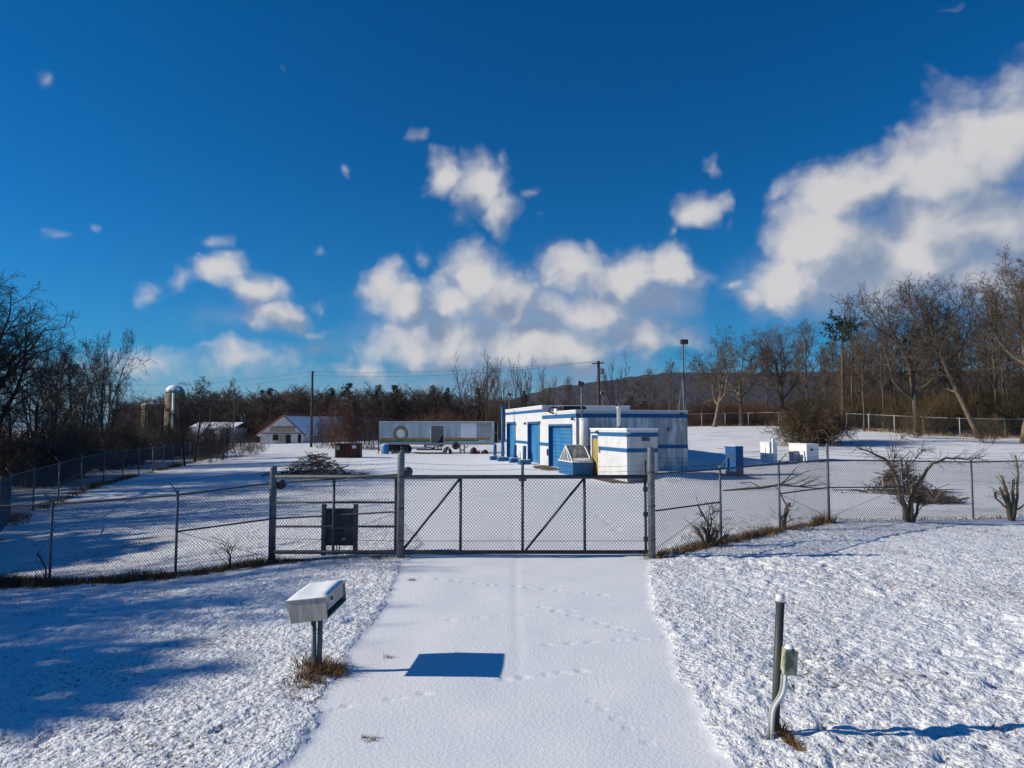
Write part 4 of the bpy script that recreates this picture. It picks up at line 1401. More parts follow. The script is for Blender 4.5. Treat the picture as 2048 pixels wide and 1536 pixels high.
    MB().box(x1 + .42, Y + .06, zb + .2, x1 + .50, Y + .2, zt - .1).build("door_post", M["trailer_grey"], T)
    MB().box(x1 + .18, Y + .09, (zb + zt) / 2, x1 + .30, Y + .099, (zb + zt) / 2 + .15).build("door_latch", M["pale_rag"], T)
    # running gear
    g = z
    for px in (767, 788, 810.5):
        wheel(T, at(px, Y), Y + .25, g + .5, .51, .3, rim=(px > 800))
        wheel(T, at(px, Y), Y + D - .3, g + .5, .51, .3, rim=False)
    MB().box(at(763, Y), Y + .5, zb - .32, at(815, Y), Y + D - .5, zb - .03).build("bogie_frame", M["undercarriage"], T)
    MB().box(at(765, Y), Y + .42, g + .42, at(812, Y), Y + .52, g + .6).build("axle_beam", M["undercarriage"], T)
    for px in (920, 928.5):
        MB().box(at(px, Y) - .06, Y + .2, g, at(px, Y) + .06, Y + .34, zb - .02).build("landing_leg", M["undercarriage"], T)
    mb = MB(); mb.tube([(at(912, Y), Y + .3, zb - .1), (at(928, Y), Y + .3, g + .25)], .05, 6); mb.tube([(at(937, Y), Y + .3, zb - .1), (at(921, Y), Y + .3, g + .25)], .05, 6)
    mb.build("leg_brace", M["undercarriage"], T)
    MB().box(at(917, Y), Y + .2, g - .02, at(932, Y), Y + .34, g + .05).build("landing_foot", M["undercarriage"], T)
    # hanging understructure and pallet rack in the middle
    mb = MB()
    mb.box(at(847, Y), Y + .3, zb - .14, at(886, Y), Y + D - .3, zb - .02)
    for px in (850, 868, 876, 882):
        mb.box(at(px, Y) - .05, Y + .3, g + .6, at(px, Y) + .05, Y + .4, zb - .15)
    mb.tube([(at(848, Y), Y + .3, zb - .2), (at(868, Y), Y + .3, g + .6)], .06, 6)
    mb.tube([(at(866, Y), Y + .3, g + .75), (at(886, Y), Y + .3, zb - .15)], .06, 6)
    mb.box(at(833, Y), Y + .2, g + .42, at(884, Y), Y + .6, g + .60)
    mb.build("spare_rack", M["undercarriage"], T)
    wheel(T, at(911.5, Y), Y + .05, g + .95, .45, .28, name="spare_wheel")
    return z


tz = trailer()


def clutter():
    Y = 84.6
    def pos(px, Yq=Y):
        x = at(px, Yq); return x, Yq, G(x, Yq)
    x, y, z = pos(771.5)
    T = thing("barrel", "blue plastic barrel standing by the trailer's rear wheels", "barrel", (x, y, z))
    MB().lathe([(.36, 0), (.41, .05), (.43, .4), (.43, .85), (.41, 1.08), (.36, 1.13)], (x, y, z), sides=24).build("drum", M["barrel_blue"], T, smooth=True)
    MB().lathe([(.44, .38), (.45, .40), (.45, .44), (.44, .46)], (x, y, z), sides=24).build("hoop", M["barrel_blue"], T, smooth=True)
    MB().lathe([(.40, 1.131), (.42, 1.14), (.42, 1.17), (.2, 1.2)], (x, y, z), sides=24).build("lid", M["snow_cap"], T, smooth=True)
    rng = random.Random(8)

    def heap(px, w, h, m, name, label, cat, seed, Yq=Y, tip=.5):
        x, y, z = pos(px, Yq)
        rng = random.Random(seed)
        mb = MB(); n, k = 16, 7
        for j in range(k + 1):
            t = j / k
            for i in range(n):
                a = i / n * 2 * math.pi
                r = (1 - t ** 2.2) ** .6 * (1 + rng.uniform(-.16, .16))
                mb.v.append((x + (tip - .5) * w * .5 * t + math.cos(a) * r * w / 2, y + math.sin(a) * r * w * .35, z - .05 + h * t + rng.uniform(-.03, .03)))
        for j in range(k):
            for i in range(n):
                mb.f.append((j * n + i, j * n + (i + 1) % n, (j + 1) * n + (i + 1) % n, (j + 1) * n + i))
        mb.f.append(tuple(k * n + i for i in range(n)))
        return tag(mb.build(name, M[m], smooth=True), label, cat)
    heap(765, .5, 1.25, "pale_rag", "sack", "pale sack slumped beside the blue barrel", "sack", 2)
    o = heap(895, 1.15, .92, "black", "tarp_bundle", "black bundle with a white flap under the trailer's middle", "bundle", 5, tip=.5)
    x, y, z = pos(897)
    q = MB(); q.v = [(x - .25, y - .48, z + .02), (x + .1, y - .50, z + .02), (x + .05, y - .2, z + .78)]; q.f = [(0, 1, 2)]
    q.hexa([(x - .22, y - .44, z + .02), (x + .1, y - .44, z + .02), (x + .1, y - .40, z + .02), (x - .22, y - .40, z + .02), (x, y - .18, z + .75), (x + .06, y - .18, z + .75), (x + .06, y - .14, z + .75), (x, y - .14, z + .75)])
    q.build("white_flap", M["white_metal"], o, world=False)
    heap(947.5, .95, .88, "black", "rubbish_bag", "full black rubbish bag right of the trailer's landing legs", "bag", 7)
    o = heap(970, .95, .55, "black", "rubbish_heap", "low black heap on red sheeting at the trailer's right end", "rubbish heap", 9)
    MB().box(at(962, Y), Y - .35, z + .0, at(978, Y), Y - .30, z + .12).build("red_sheet", M["red"], o, world=False)
    x, y, z = pos(957.5)
    T = thing("fuel_can", "small red fuel can between the two black heaps", "fuel can", (x, y, z))
    MB().box(x - .16, y - .1, z, x + .16, y + .1, z + .34).build("can", M["red"], T, bevel=.03)
    MB().tube([(x + .08, y, z + .34), (x + .16, y, z + .46)], .025, 8).build("spout", M["black"], T, smooth=True)
    MB().tube([(x - .1, y, z + .33), (x - .08, y, z + .41), (x + .02, y, z + .41), (x + .03, y, z + .33)], .018, 6).build("handle", M["red"], T, smooth=True)
    # long dark plank debris on the ground
    x, y, z = pos(860)
    T = thing("scrap_heap", "long low scrap of dark boards and hoses lying under the trailer", "scrap", (x, y, z))
    mb = MB()
    for i in range(16):
        px = 838 + rng.random() * 48
        xx, yy, zz = pos(px, Y + rng.uniform(-.4, .5))
        a = rng.uniform(-.25, .25); L = rng.uniform(.5, 1.3)
        mb.tube([(xx - L * math.cos(a), yy - L * math.sin(a), zz + rng.uniform(.02, .12)), (xx + L * math.cos(a), yy + L * math.sin(a), zz + rng.uniform(.02, .12))], rng.uniform(.03, .09), 5)
    mb.build("boards", M["undercarriage"], T)
    # machine parts at the rear wheels
    x, y, z = pos(797, 84.2)
    T = thing("trailer_hitch", "small grey steel frame with a wheel lying before the trailer's rear wheels", "frame", (x, y, z))
    mb = MB(); mb.tube([(x - .9, y, z + .22), (x + .9, y, z + .28)], .06, 6); mb.tube([(x - .7, y + .3, z + .5), (x + .5, y, z + .26)], .05, 6); mb.box(x - .8, y - .1, z, x - .6, y + .2, z + .5)
    mb.box(x + .5, y - .1, z, x + .62, y + .15, z + .6)
    mb.build("steel_frame", M["galv"], T)
    # dumpster
    Yd = 72.5
    xa, xb = at(670.5, Yd), at(718.5, Yd)
    z = G((xa + xb) / 2, Yd); zt = zat(694, 888, Yd)
    T = thing("dumpster", "dark brown-red dumpster with two pale stickers behind the brush pile", "dumpster", ((xa + xb) / 2, Yd, z))
    xm = at(701, Yd)
    MB().hexa([(xa, Yd, z), (xm, Yd - .4, z), (xm, Yd + 1.3, z), (xa, Yd + 1.7, z), (xa, Yd, zt), (xm, Yd - .4, zt), (xm, Yd + 1.3, zt), (xa, Yd + 1.7, zt)]).build("body", M["dumpster"], T, bevel=.02)
    MB().hexa([(xm + .003, Yd - .4, z), (xb, Yd + .2, z), (xb, Yd + 1.6, z), (xm + .003, Yd + 1.3, z), (xm + .003, Yd - .4, zt), (xb, Yd + .2, zt), (xb, Yd + 1.6, zt), (xm + .003, Yd + 1.3, zt)]).build("end_panel", M["dumpster"], T, bevel=.02)
    for k in range(4):
        xx = xa + (xm - xa) * (k + .5) / 4
        yy = Yd - .4 * (k + .5) / 4
        MB().box(xx - .05, yy - .09, z + .05, xx + .05, yy - .01, zt - .05).build("rib", M["dumpster"], T)
    MB().box(xa - .04, Yd - .46, zt + .002, xb + .04, Yd + 1.72, zt + .07).build("lid", M["rust"], T, bevel=.02)
    MB().box(xa + .18, Yd - .16, zt - .62, xa + .52, Yd - .13, zt - .15).build("sticker", M["sticker_green"], T)
    MB().hexa([(at(706, Yd), Yd - .26, zt - .45), (at(713, Yd), Yd - .03, zt - .45), (at(713, Yd), Yd - .01, zt - .45), (at(706, Yd), Yd - .24, zt - .45), (at(706, Yd), Yd - .26, zt - .12), (at(713, Yd), Yd - .03, zt - .12), (at(713, Yd), Yd - .01, zt - .12), (at(706, Yd), Yd - .24, zt - .12)]).build("sticker", M["sticker_white"], T)


clutter()


# ------------------------------------------------------------------ farm in the distance
def silo(px, Y, wpx, py_top, dome, label, m):
    x = at(px, Y); r = wpx / 2 / FPX * Y; z = G(x, Y)
    zt = zat(px, py_top, Y)
    T = thing("silo", label, "silo", (x, Y, z))
    h = zt - z
    if dome:
        hs = h - r * .95
        prof = [(r, -1)] + [(r * (1.0 if k % 2 else 1.012), hs * k / 24) for k in range(25)]
        MB().lathe(prof, (x, Y, z), sides=32).build("shaft", M[m], T, smooth=True)
        MB().lathe([(r * 1.02 * math.cos(t * math.pi / 2), hs + .01 + r * .95 * math.sin(t * math.pi / 2)) for t in [k / 10 for k in range(10)]], (x, Y, z), sides=32).build("dome", M["silo_dome"], T, smooth=True)
        # snow lying on the dome's upper left
        mb = MB()
        nu, nv = 24, 8
        for j in range(nv + 1):
            t = .22 + .78 * j / nv
            for i in range(nu + 1):
                a = R(100) + R(230) * i / nu
                wob = .10 * math.sin(i * 1.9) * (1 - j / nv)
                tt = min(1, t + wob)
                rr = r * 1.05 * math.cos(tt * math.pi / 2); hh = hs + r * .985 * math.sin(tt * math.pi / 2)
                mb.v.append((x + rr * math.cos(a), Y + rr * math.sin(a), z + hh + .02))
        for j in range(nv):
            for i in range(nu):
                q = j * (nu + 1) + i; mb.f.append((q, q + 1, q + nu + 2, q + nu + 1))
        mb.build("snow_cover", M["snow_cap"], T, smooth=True)
        a = R(-72)
        MB().tube([(x + (r + .25) * math.cos(a), Y + (r + .25) * math.sin(a), z), (x + (r + .25) * math.cos(a), Y + (r + .25) * math.sin(a), z + hs)], .32, 8).build("chute", M["white_metal"], T, smooth=True)
    else:
        prof = [(r, -1)] + [(r * (1.0 if k % 2 else 1.012), h * k / 18) for k in range(19)]
        MB().lathe(prof, (x, Y, z), sides=32).build("shaft", M[m], T, smooth=True)
        MB().lathe([(r * 1.05, h + .01), (r * 1.05, h + .25), (r * .5, h + .75), (.1, h + .9)], (x, Y, z), sides=32).build("roof", M["snow_cap"], T, smooth=True)
        MB().lathe([(r * .22, h + .9), (r * .22, h + 1.7), (.1, h + 1.9)], (x + r * .5, Y, z), sides=12).build("vent_cap", M["yellow"], T, smooth=True)


silo(348, 190, 36, 770, True, "tall concrete silo with a snowy green dome and a white chute", "silo_stave")
silo(299, 205, 31, 811, False, "shorter mossy silo with a flat snowy top left of the domed one", "silo_stave_pale")


def barn():
    Y = 170.0
    x0, x1 = at(521, Y), at(606, Y)
    xm = at(569, Y)
    z = G(xm, Y) - .3
    ze = zat(569, 868, Y); za = zat(569, 832, Y)
    Lb = 34.0
    rt = R(-28)      # runs away to the right
    dv = Vector((math.sin(R(38)), math.cos(R(38)), 0)) * Lb
    T = thing("barn", "white gabled barn with a long snowy roof near the utility pole", "barn", (xm, Y, z))
    A, B, Cc = Vector((x0, Y, z)), Vector((x1, Y, z)), Vector((xm, Y, za))
    A1, B1 = Vector((x0, Y, ze)), Vector((x1, Y, ze))
    mb = MB(); mb.v = [tuple(v) for v in (A, B, B1, Cc, A1)]
    mb.v += [tuple(v + dv) for v in (A, B, B1, Cc, A1)]
    mb.f = [(0, 1, 2, 3, 4), (9, 8, 7, 6, 5), (1, 6, 7, 2), (0, 4, 9, 5)]
    mb.build("wall", M["barn_white"], T)
    ov = Vector((0, -.5, 0))
    up = Vector((0, 0, .25))
    rf = MB()
    e1 = B1 + Vector((.9, 0, -.5)); e0 = A1 + Vector((-.9, 0, -.5))
    rf.hexa([Cc + ov, e1 + ov, e1 + dv, Cc + dv, Cc + ov + up, e1 + ov + up, e1 + dv + up, Cc + dv + up])
    ro = rf.build("roof", M["snow_cap"], T)
    MB().hexa([e0 + ov, Cc + ov - Vector((.01, 0, 0)), Cc + dv - Vector((.01, 0, 0)), e0 + dv, e0 + ov + up, Cc + ov + up - Vector((.01, 0, 0)), Cc + dv + up - Vector((.01, 0, 0)), e0 + dv + up]).build("roof", M["snow_cap"], T)
    mb = MB(); r = .22
    mb.tube([e0 + ov + up * .3, Cc + ov + up * .3], r, 4); mb.tube([Cc + ov + up * .3, e1 + ov + up * .3], r * .6, 4)
    mb.build("barge_board", M["barn_red"], ro)
    MB().hexa([Cc + ov + up + Vector((-.2, 0, .02)), Cc + ov + up + Vector((.9, 0, -.2)), Cc + dv + up + Vector((.9, 0, -.2)), Cc + dv + up + Vector((-.2, 0, .02)),
               Cc + ov + up + Vector((-.2, 0, .5)), Cc + ov + up + Vector((.9, 0, .45)), Cc + dv + up + Vector((.9, 0, .45)), Cc + dv + up + Vector((-.2, 0, .5))]).build("ridge_cap", M["barn_red"], ro)
    def rect(px0, px1, py0, py1, m, nm, d=.06):
        MB().box(at(px0, Y), Y - d, zat(px0, py1, Y), at(px1, Y), Y - .002, zat(px0, py0, Y)).build(nm, M[m], T)
    rect(540, 590, 855, 864, "barn_tan", "gable_panel")
    rect(546, 557, 869, 881, "dark", "window")
    rect(558, 571, 869, 884, "barn_tan", "door")
    rect(572, 582, 869, 889, "dark", "doorway")
    rect(596, 603, 869, 885, "dark", "window", .06)
    rect(540, 592, 853.2, 854.6, "barn_red", "trim", .1)
    rect(522, 605, 866, 867.5, "barn_red", "trim", .12)
    # low shed with a snowy roof further left
    Y2 = 182.0
    x0, x1 = at(383, Y2), at(469, Y2)
    z = G((x0 + x1) / 2, Y2)
    zt = zat(430, 844, Y2); zl = zat(430, 856, Y2)
    T = thing("shed", "long low shed with a snowy roof beside the domed silo", "shed", ((x0 + x1) / 2, Y2, z))
    MB().box(x0, Y2, z - .5, x1, Y2 + 9, zl).build("wall", M["barn_white"], T)
    MB().hexa([(x0 - .4, Y2 - .6, zl), (x1 + .4, Y2 - .6, zl), (x1 + .4, Y2 + 5, zt - .2), (x0 - .4, Y2 + 5, zt - .2), (x0 - .4, Y2 - .6, zl + .3), (x1 + .4, Y2 - .6, zl + .3), (x1 + .4, Y2 + 5, zt), (x0 - .4, Y2 + 5, zt)]).build("roof", M["snow_cap"], T)
    MB().box(x0 + 3, Y2 - .05, z, x0 + 6, Y2 - .002, zl - .4).build("door", M["dark"], T)


barn()


# ------------------------------------------------------------------ poles and wires
def utility_poles():
    # pole by the barn (no crossarm)
    Y1 = 128.0; x1 = at(623, Y1); z1 = G(x1, Y1); t1 = zat(623, 742, Y1)
    T = thing("utility_pole", "dark wooden utility pole without a crossarm near the barn", "utility pole", (x1, Y1, z1), 0, "utility poles")
    MB().tube([(x1, Y1, z1 - .3), (x1, Y1, t1)], [.24, .19], 10).build("pole", M["pole_wood"], T, smooth=True)
    for dz in (.1, .75):
        MB().lathe([(.06, 0), (.11, .06), (.11, .14), (.05, .2)], (x1 + .28, Y1, t1 - dz - .2), sides=10).build("insulator", M["insul"], T, smooth=True)
    MB().box(x1, Y1 - .05, t1 - .35, x1 + .3, Y1 + .05, t1 - .28).build("bracket", M["pole_wood"], T)
    # pole behind the building with a crossarm and transformer
    Y2 = 105.0; x2 = at(1198, Y2); z2 = G(x2, Y2); t2 = zat(1198, 722, Y2)
    T = thing("utility_pole", "wooden utility pole with a crossarm and transformer behind the white building", "utility pole", (x2, Y2, z2), 0, "utility poles")
    MB().tube([(x2, Y2, z2 - .3), (x2, Y2, t2)], [.27, .2], 10).build("pole", M["pole_wood"], T, smooth=True)
    zc = zat(1198, 727, Y2)
    MB().hexa([(x2 - 1.0, Y2 - .24, zc - .12), (x2 + .75, Y2 - .24, zc + .0), (x2 + .75, Y2 - .12, zc + .0), (x2 - 1.0, Y2 - .12, zc - .12), (x2 - 1.0, Y2 - .24, zc + .03), (x2 + .75, Y2 - .24, zc + .15), (x2 + .75, Y2 - .12, zc + .15), (x2 - 1.0, Y2 - .12, zc + .03)]).build("crossarm", M["pole_wood"], T)
    for dx in (-.9, -.3, .35, .68):
        MB().lathe([(.05, 0), (.09, .06), (.09, .16), (.04, .22)], (x2 + dx, Y2 - .18, zc + .10), sides=8).build("insulator", M["insul"], T, smooth=True)
    zz = zat(1198, 742, Y2)
    MB().lathe([(.05, 0), (.24, .02), (.26, .1), (.26, .75), (.2, .85), (.05, .9)], (x2 + .55, Y2, zz - .5), sides=14).build("transformer", M["galv"], T, smooth=True)
    MB().tube([(x2, Y2, zz - .9), (x2 - .35, Y2, zz - 1.0), (x2 - .4, Y2, zz - 1.4)], .08, 6).build("cutout", M["insul"], T, smooth=True)
    # pale pole among the trees at left
    Y0 = 150.0; x0 = at(217, Y0); z0 = G(x0, Y0); t0 = zat(217, 764, Y0)
    T = thing("utility_pole", "pale wooden utility pole half hidden in the bare trees at left", "utility pole", (x0, Y0, z0), 0, "utility poles")
    MB().tube([(x0, Y0, z0 - .3), (x0, Y0, t0)], [.3, .22], 10).build("pole", M["pole_pale"], T, smooth=True)
    MB().box(x0 - 1.2, Y0 - .32, t0 - .7, x0 + 1.2, Y0 - .2, t0 - .55).build("crossarm", M["pole_wood"], T)
    def wire(a, b, sag, label, r=.018):
        a = Vector(a); b = Vector(b)
        mb = MB()
        pts = []
        for i in range(33):
            t = i / 32; p = a.lerp(b, t); p.z -= sag * 4 * t * (1 - t); pts.append(p)
        mb.tube(pts, r, 4)
        tag(mb.build("power_line", M["barb"]), label, "power line", "overhead wires between the utility poles")
    wire((x0, Y0 - .2, t0 - .5), (x1, Y1, t1 - .1), 1.0, "upper wire from the pale pole at left to the pole by the barn")
    wire((x0, Y0 - .2, t0 - 1.6), (x1, Y1, t1 - .8), 1.2, "lower wire from the pale pole at left to the pole by the barn")
    wire((x1, Y1, t1 - .1), (x2 - .9, Y2 - .18, zc + .3), .7, "upper wire between the barn's pole and the crossarm pole")
    wire((x1, Y1, t1 - .8), (x2 - .3, Y2 - .18, zc + .3), 1.0, "lower wire between the barn's pole and the crossarm pole")
    wire((x0, Y0 - .2, t0 - 3.4), (x1, Y1, t1 - 3.6), 1.2, "lowest slack wire leading left from the pole by the barn")


utility_poles()

# ------------------------------------------------------------------ vegetation


def rvec(rng):
    return Vector((rng.gauss(0, 1), rng.gauss(0, 1), rng.gauss(0, 1)))


def perp_dir(d, ang, az):
    a = Vector((0, 0, 1)) if abs(d.z) < .9 else Vector((1, 0, 0))
    u = d.cross(a).normalized(); w = d.cross(u)
    return (d * math.cos(ang) + (u * math.cos(az) + w * math.sin(az)) * math.sin(ang)).normalized()


def bare_tree(seed, H=14.0, tr=.24, trunk_frac=.62, nch=(9, 7, 6, 4), start=(.38, .25, .2, .15), ang=(30, 60), ratio=(.55, .5, .5, .5),
              gnarl=(.06, .16, .22, .28, .3), trop=(.05, .10, .08, .05, .03), rmin=.012, fork=0, lean=(0, 0), levels=4, trunk_lev=1):
    """bare broadleaf tree: returns builders for trunk and limbs, and for the twig crown"""
    rng = random.Random(seed)
    mt, mc = MB(), MB()
    nseg = (8, 6, 5, 3, 2)
    sides = (9, 6, 4, 3, 3)

    def branch(p, d, L, r, lev):
        pts = [p]; rad = [r]
        n = nseg[lev]
        for i in range(n):
            d = (d + rvec(rng) * gnarl[lev] + Vector((0, 0, trop[lev]))).normalized()
            p = p + d * (L / n)
            pts.append(p)
            rad.append(max(rmin, r * (1 - .72 * (i + 1) / n) if lev else r * (1 - .5 * (i + 1) / n)))
        if lev == 0:
            rad[0] *= 1.45; rad[1] *= 1.05
        (mt if lev <= trunk_lev else mc).tube(pts, rad, sides[lev], cap=False)
        if lev >= levels:
            return
        k = nch[lev]
        az0 = rng.uniform(0, 6.28)
        for c in range(k):
            t = start[lev] + (1 - start[lev]) * ((c + rng.uniform(.1, .9)) / k)
            t = min(t, .985)
            fi = t * n; i = int(fi); q = pts[i].lerp(pts[i + 1], fi - i); rr = rad[i] + (rad[i + 1] - rad[i]) * (fi - i)
            dd = (pts[i + 1] - pts[i]).normalized()
            an = R(rng.uniform(*ang)) * (1.15 - .5 * t if lev == 0 else 1)
            nd = perp_dir(dd, an, az0 + c * 2.4 + rng.uniform(-.5, .5))
            LL = L * ratio[lev] * rng.uniform(.65, 1.2) * (1.15 - .55 * (t - start[lev]) / (1 - start[lev] + 1e-6))
            branch(q, nd, LL, max(rmin, rr * rng.uniform(.45, .7)), lev + 1)
    d0 = Vector((lean[0], lean[1], 1)).normalized()
    branch(Vector((0, 0, -.3)), d0, H * trunk_frac, tr, 0)
    return mt, mc


PROTO = {}


def make_proto(key, bark, twig, **kw):
    mt, mc = bare_tree(**kw)
    zs = [v[2] for v in mc.v]
    zs.sort()
    PROTO[key] = (mt.mesh("trunk", M[bark], True), mc.mesh("crown", M[twig]), zs[int(len(zs) * .997)])


make_proto("oak", "bark_grey", "twig", seed=11, H=15, tr=.25, trunk_frac=.55, nch=(11, 9, 8, 6), start=(.36, .2, .15, .1), ang=(32, 66), ratio=(.85, .5, .48, .5), gnarl=(.05, .17, .24, .28, .3), rmin=.0085)
make_proto("spread", "bark_tan", "twig", seed=23, H=13, tr=.24, trunk_frac=.42, nch=(8, 9, 8, 6), start=(.45, .2, .15, .1), ang=(34, 68), ratio=(1.15, .48, .46, .5), gnarl=(.08, .22, .28, .3, .3), trop=(.03, .12, .08, .04, .02), rmin=.0085)
make_proto("tall", "bark_tan", "twig", seed=5, H=18, tr=.23, trunk_frac=.74, nch=(14, 8, 8, 6), start=(.42, .22, .15, .1), ang=(28, 58), ratio=(.46, .5, .48, .5), rmin=.0085)
make_proto("slim", "bark_grey", "twig", seed=7, H=14, tr=.13, trunk_frac=.8, nch=(14, 7, 6, 5), start=(.35, .25, .2, .1), ang=(24, 50), ratio=(.34, .5, .5, .5), rmin=.0085)
make_proto("lean", "bark_tan", "twig", seed=17, H=18, tr=.25, trunk_frac=.66, nch=(13, 9, 8, 6), start=(.4, .22, .15, .1), ang=(28, 60), ratio=(.6, .5, .48, .5), lean=(-.30, .05), trop=(.02, .12, .08, .04, .02), rmin=.0085)
make_proto("vase", "bark_dark", "twig", seed=31, H=12, tr=.15, trunk_frac=.5, nch=(8, 7, 7, 5), start=(.22, .25, .2, .1), ang=(16, 36), ratio=(1.05, .42, .42, .45), trop=(.05, .12, .12, .08, .03), gnarl=(.05, .09, .16, .22, .25), rmin=.009)
make_proto("darkoak", "bark_dark", "twig_dark", seed=46, H=15, tr=.28, trunk_frac=.55, nch=(13, 9, 8, 6), start=(.28, .2, .15, .1), ang=(32, 70), ratio=(.85, .5, .48, .5), gnarl=(.05, .15, .24, .28, .3), rmin=.009)
make_proto("darkspread", "bark_dark", "twig_dark", seed=43, H=12, tr=.17, trunk_frac=.5, nch=(10, 8, 8, 6), start=(.22, .2, .15, .1), ang=(28, 60), ratio=(.9, .5, .48, .5), gnarl=(.06, .17, .24, .3, .3), rmin=.009)
make_proto("sapling", "bark_dark", "twig_dark", seed=51, H=8, tr=.07, trunk_frac=.7, nch=(12, 7, 6, 4), start=(.2, .2, .2, .1), ang=(22, 50), ratio=(.5, .5, .5, .5), rmin=.008)


def tree(key, px, Y, py_top, label, group=None, rz=None, sx=1.0, name="bare_tree", x=None):
    tm, cm, h0 = PROTO[key]
    xx = at(px, Y) if x is None else x
    z = G(xx, Y)
    h = (zat(px, py_top, Y) - z) if py_top < 900 or x is None else py_top
    if x is not None: h = py_top
    s = h / h0
    T = thing(name, label, "tree", (xx, Y, z), rz if rz is not None else (px * 1.7) % 6.28, group)
    T.scale = (s * sx, s * sx, s)
    for nm, me in (("trunk", tm), ("crown", cm)):
        o = bpy.data.objects.new(nm, me); COL.objects.link(o); o.parent = T
    return T


GR = "bare trees of the wood right of the field"
GL = "bare trees of the thicket at the left edge"
GM = "slim bare trees behind the trailer"
# right-hand wood, front row
tree("spread", 1428, 96, 672, "crooked spreading bare tree next to the tall lamp mast", GR, rz=.4)
tree("spread", 1484, 104, 652, "low-forking bare tree second to the right of the lamp mast", GR, rz=2.2)
tree("oak", 1566, 106, 648, "wide bare tree between the twin spreading trees and the big round bush", GR, rz=1.1)
tree("slim", 1617, 68, 640, "bare tree rising out of the big round bush in the field", GR, rz=.8, sx=1.25)
tree("slim", 1706, 92, 592, "broken-topped tall dead tree beside the green-tufted pine", GR, rz=4.2, sx=.8)
tree("slim", 1728, 84, 655, "crooked dark tree just right of the green-tufted pine", GR, rz=3.0)
tree("slim", 1768, 88, 640, "pale-trunked bare tree left of the large round-crowned tree", GR, rz=1.4)
tree("oak", 1835, 77, 558, "large round-crowned bare tree with a tan trunk at the field's edge", GR, rz=.3)
tree("lean", 1960, 74, 548, "big tan tree leaning left over the undergrowth near the right edge", GR, rz=0.0)
tree("tall", 2046, 66, 488, "tallest bare tree, cut by the right edge of the photo", GR, rz=2.0, sx=1.1)
rngT = random.Random(77)
for px, Y, top in ((1650, 108, 700), (1670, 100, 672), (1745, 104, 676), (1786, 98, 640), (1805, 104, 668), (1862, 95, 632), (1885, 100, 606), (1905, 92, 640),
                   (1925, 98, 618), (1985, 94, 606), (2010, 90, 575), (2030, 98, 630), (1690, 112, 700), (1755, 115, 690), (1815, 112, 680), (1945, 108, 650), (1975, 104, 630), (1600, 118, 690), (1535, 122, 690), (1870, 88, 650), (1995, 84, 585), (1720, 100, 660), (1840, 112, 640), (1900, 116, 630), (1960, 114, 620), (2020, 112, 600), (1780, 118, 680), (1700, 118, 690), (2045, 104, 590), (1660, 120, 700)):
    tree(["slim", "tall", "slim", "slim"][int(rngT.random() * 4)], px, Y, top + rngT.uniform(-8, 8), "slender bare tree standing among others deep in the right-hand wood", "slender trees deep in the right-hand wood", sx=.9)
for k in range(18):
    px = 1640 + 420 * (k + rngT.random()) / 18
    tree("slim", px, rngT.uniform(84, 104), rngT.uniform(655, 735), "slender bare tree standing among others deep in the right-hand wood", "slender trees deep in the right-hand wood", sx=.75)
for px, Y, top in ((2090, 70, 480), (2140, 84, 520), (2200, 76, 500), (2300, 80, 520)):
    tree("tall", px, Y, top, "bare tree beyond the right edge of the wood", GR)
# middle
tree("vase", 950, 118, 706, "leaning slim bare tree, leftmost of the row behind the trailer", GM, rz=.2)
tree("vase", 977, 112, 706, "fullest slim bare tree of the row behind the trailer", GM, rz=1.9)
tree("vase", 1011, 122, 708, "narrow bare tree above the far corner of the white building", GM, rz=3.3, sx=.7)
tree("vase", 1046, 112, 712, "upright bare tree behind the tall rear roof of the building", GM, rz=4.4, sx=.75)
tree("vase", 1090, 120, 728, "slim bare tree before the rising end of the hill", GM, rz=5.2, sx=.8)
tree("slim", 1138, 118, 752, "small faint bare tree left of the crossarm pole", GM, rz=.9, sx=.9)
tree("vase", 1232, 112, 706, "bare tree just right of the crossarm pole", GM, rz=2.6, sx=.8)
tree("slim", 1300, 110, 735, "reddish bare tree between the crossarm pole and the lamp mast", GM, rz=1.2, sx=1.2)
tree("slim", 1340, 104, 718, "bare tree immediately left of the lamp mast", GM, rz=3.6, sx=1.1)
tree("slim", 1268, 118, 758, "short bare tree behind the roof ladder", GM, rz=2.6, sx=1.3)
# left
tree("darkoak", -28, 48, 558, "great dark bare oak, its crown cut by the left edge", GL, rz=.5, sx=1.05)
tree("darkspread", 62, 52, 705, "low spreading dark tree under the great oak", GL, rz=1.5, sx=1.15)
tree("darkoak", 104, 62, 672, "dark fork-trunked bare tree right of the great oak", GL, rz=2.4, sx=.6)
tree("slim", 140, 66, 690, "straight pale-trunked bare tree in the left thicket", GL, rz=.6, sx=1.1)
tree("darkspread", 172, 64, 705, "dense dark bare tree in the middle of the left thicket", GL, rz=4.5, sx=.65)
tree("darkspread", 205, 60, 656, "dark leaning bare tree with open upper limbs, near the pale utility pole", GL, rz=5.4, sx=.55)
tree("darkspread", 226, 66, 745, "low dark bare tree at the right end of the left thicket", GL, rz=3.1, sx=.6)
tree("sapling", 20, 46, 740, "thin young tree before the great oak", GL, rz=2.0, sx=1.2)
tree("darkoak", -130, 45, 560, "dark bare tree left of the great oak", GL, rz=4.0)
tree("sapling", 392, 74, 752, "bushy young bare tree before the domed silo near the side fence's end", GL, rz=1.0, sx=1.5)
tree("sapling", 372, 66, 790, "small dark tree growing through the side fence", GL, rz=2.8, sx=1.5)
tree("sapling", 447, 78, 838, "low dark bushy tree at the far end of the side fence", GL, rz=.3, sx=2.2)
tree("slim", 467, 140, 756, "thin bare tree with a bare tip right of the silos", None, rz=.3, sx=.7)
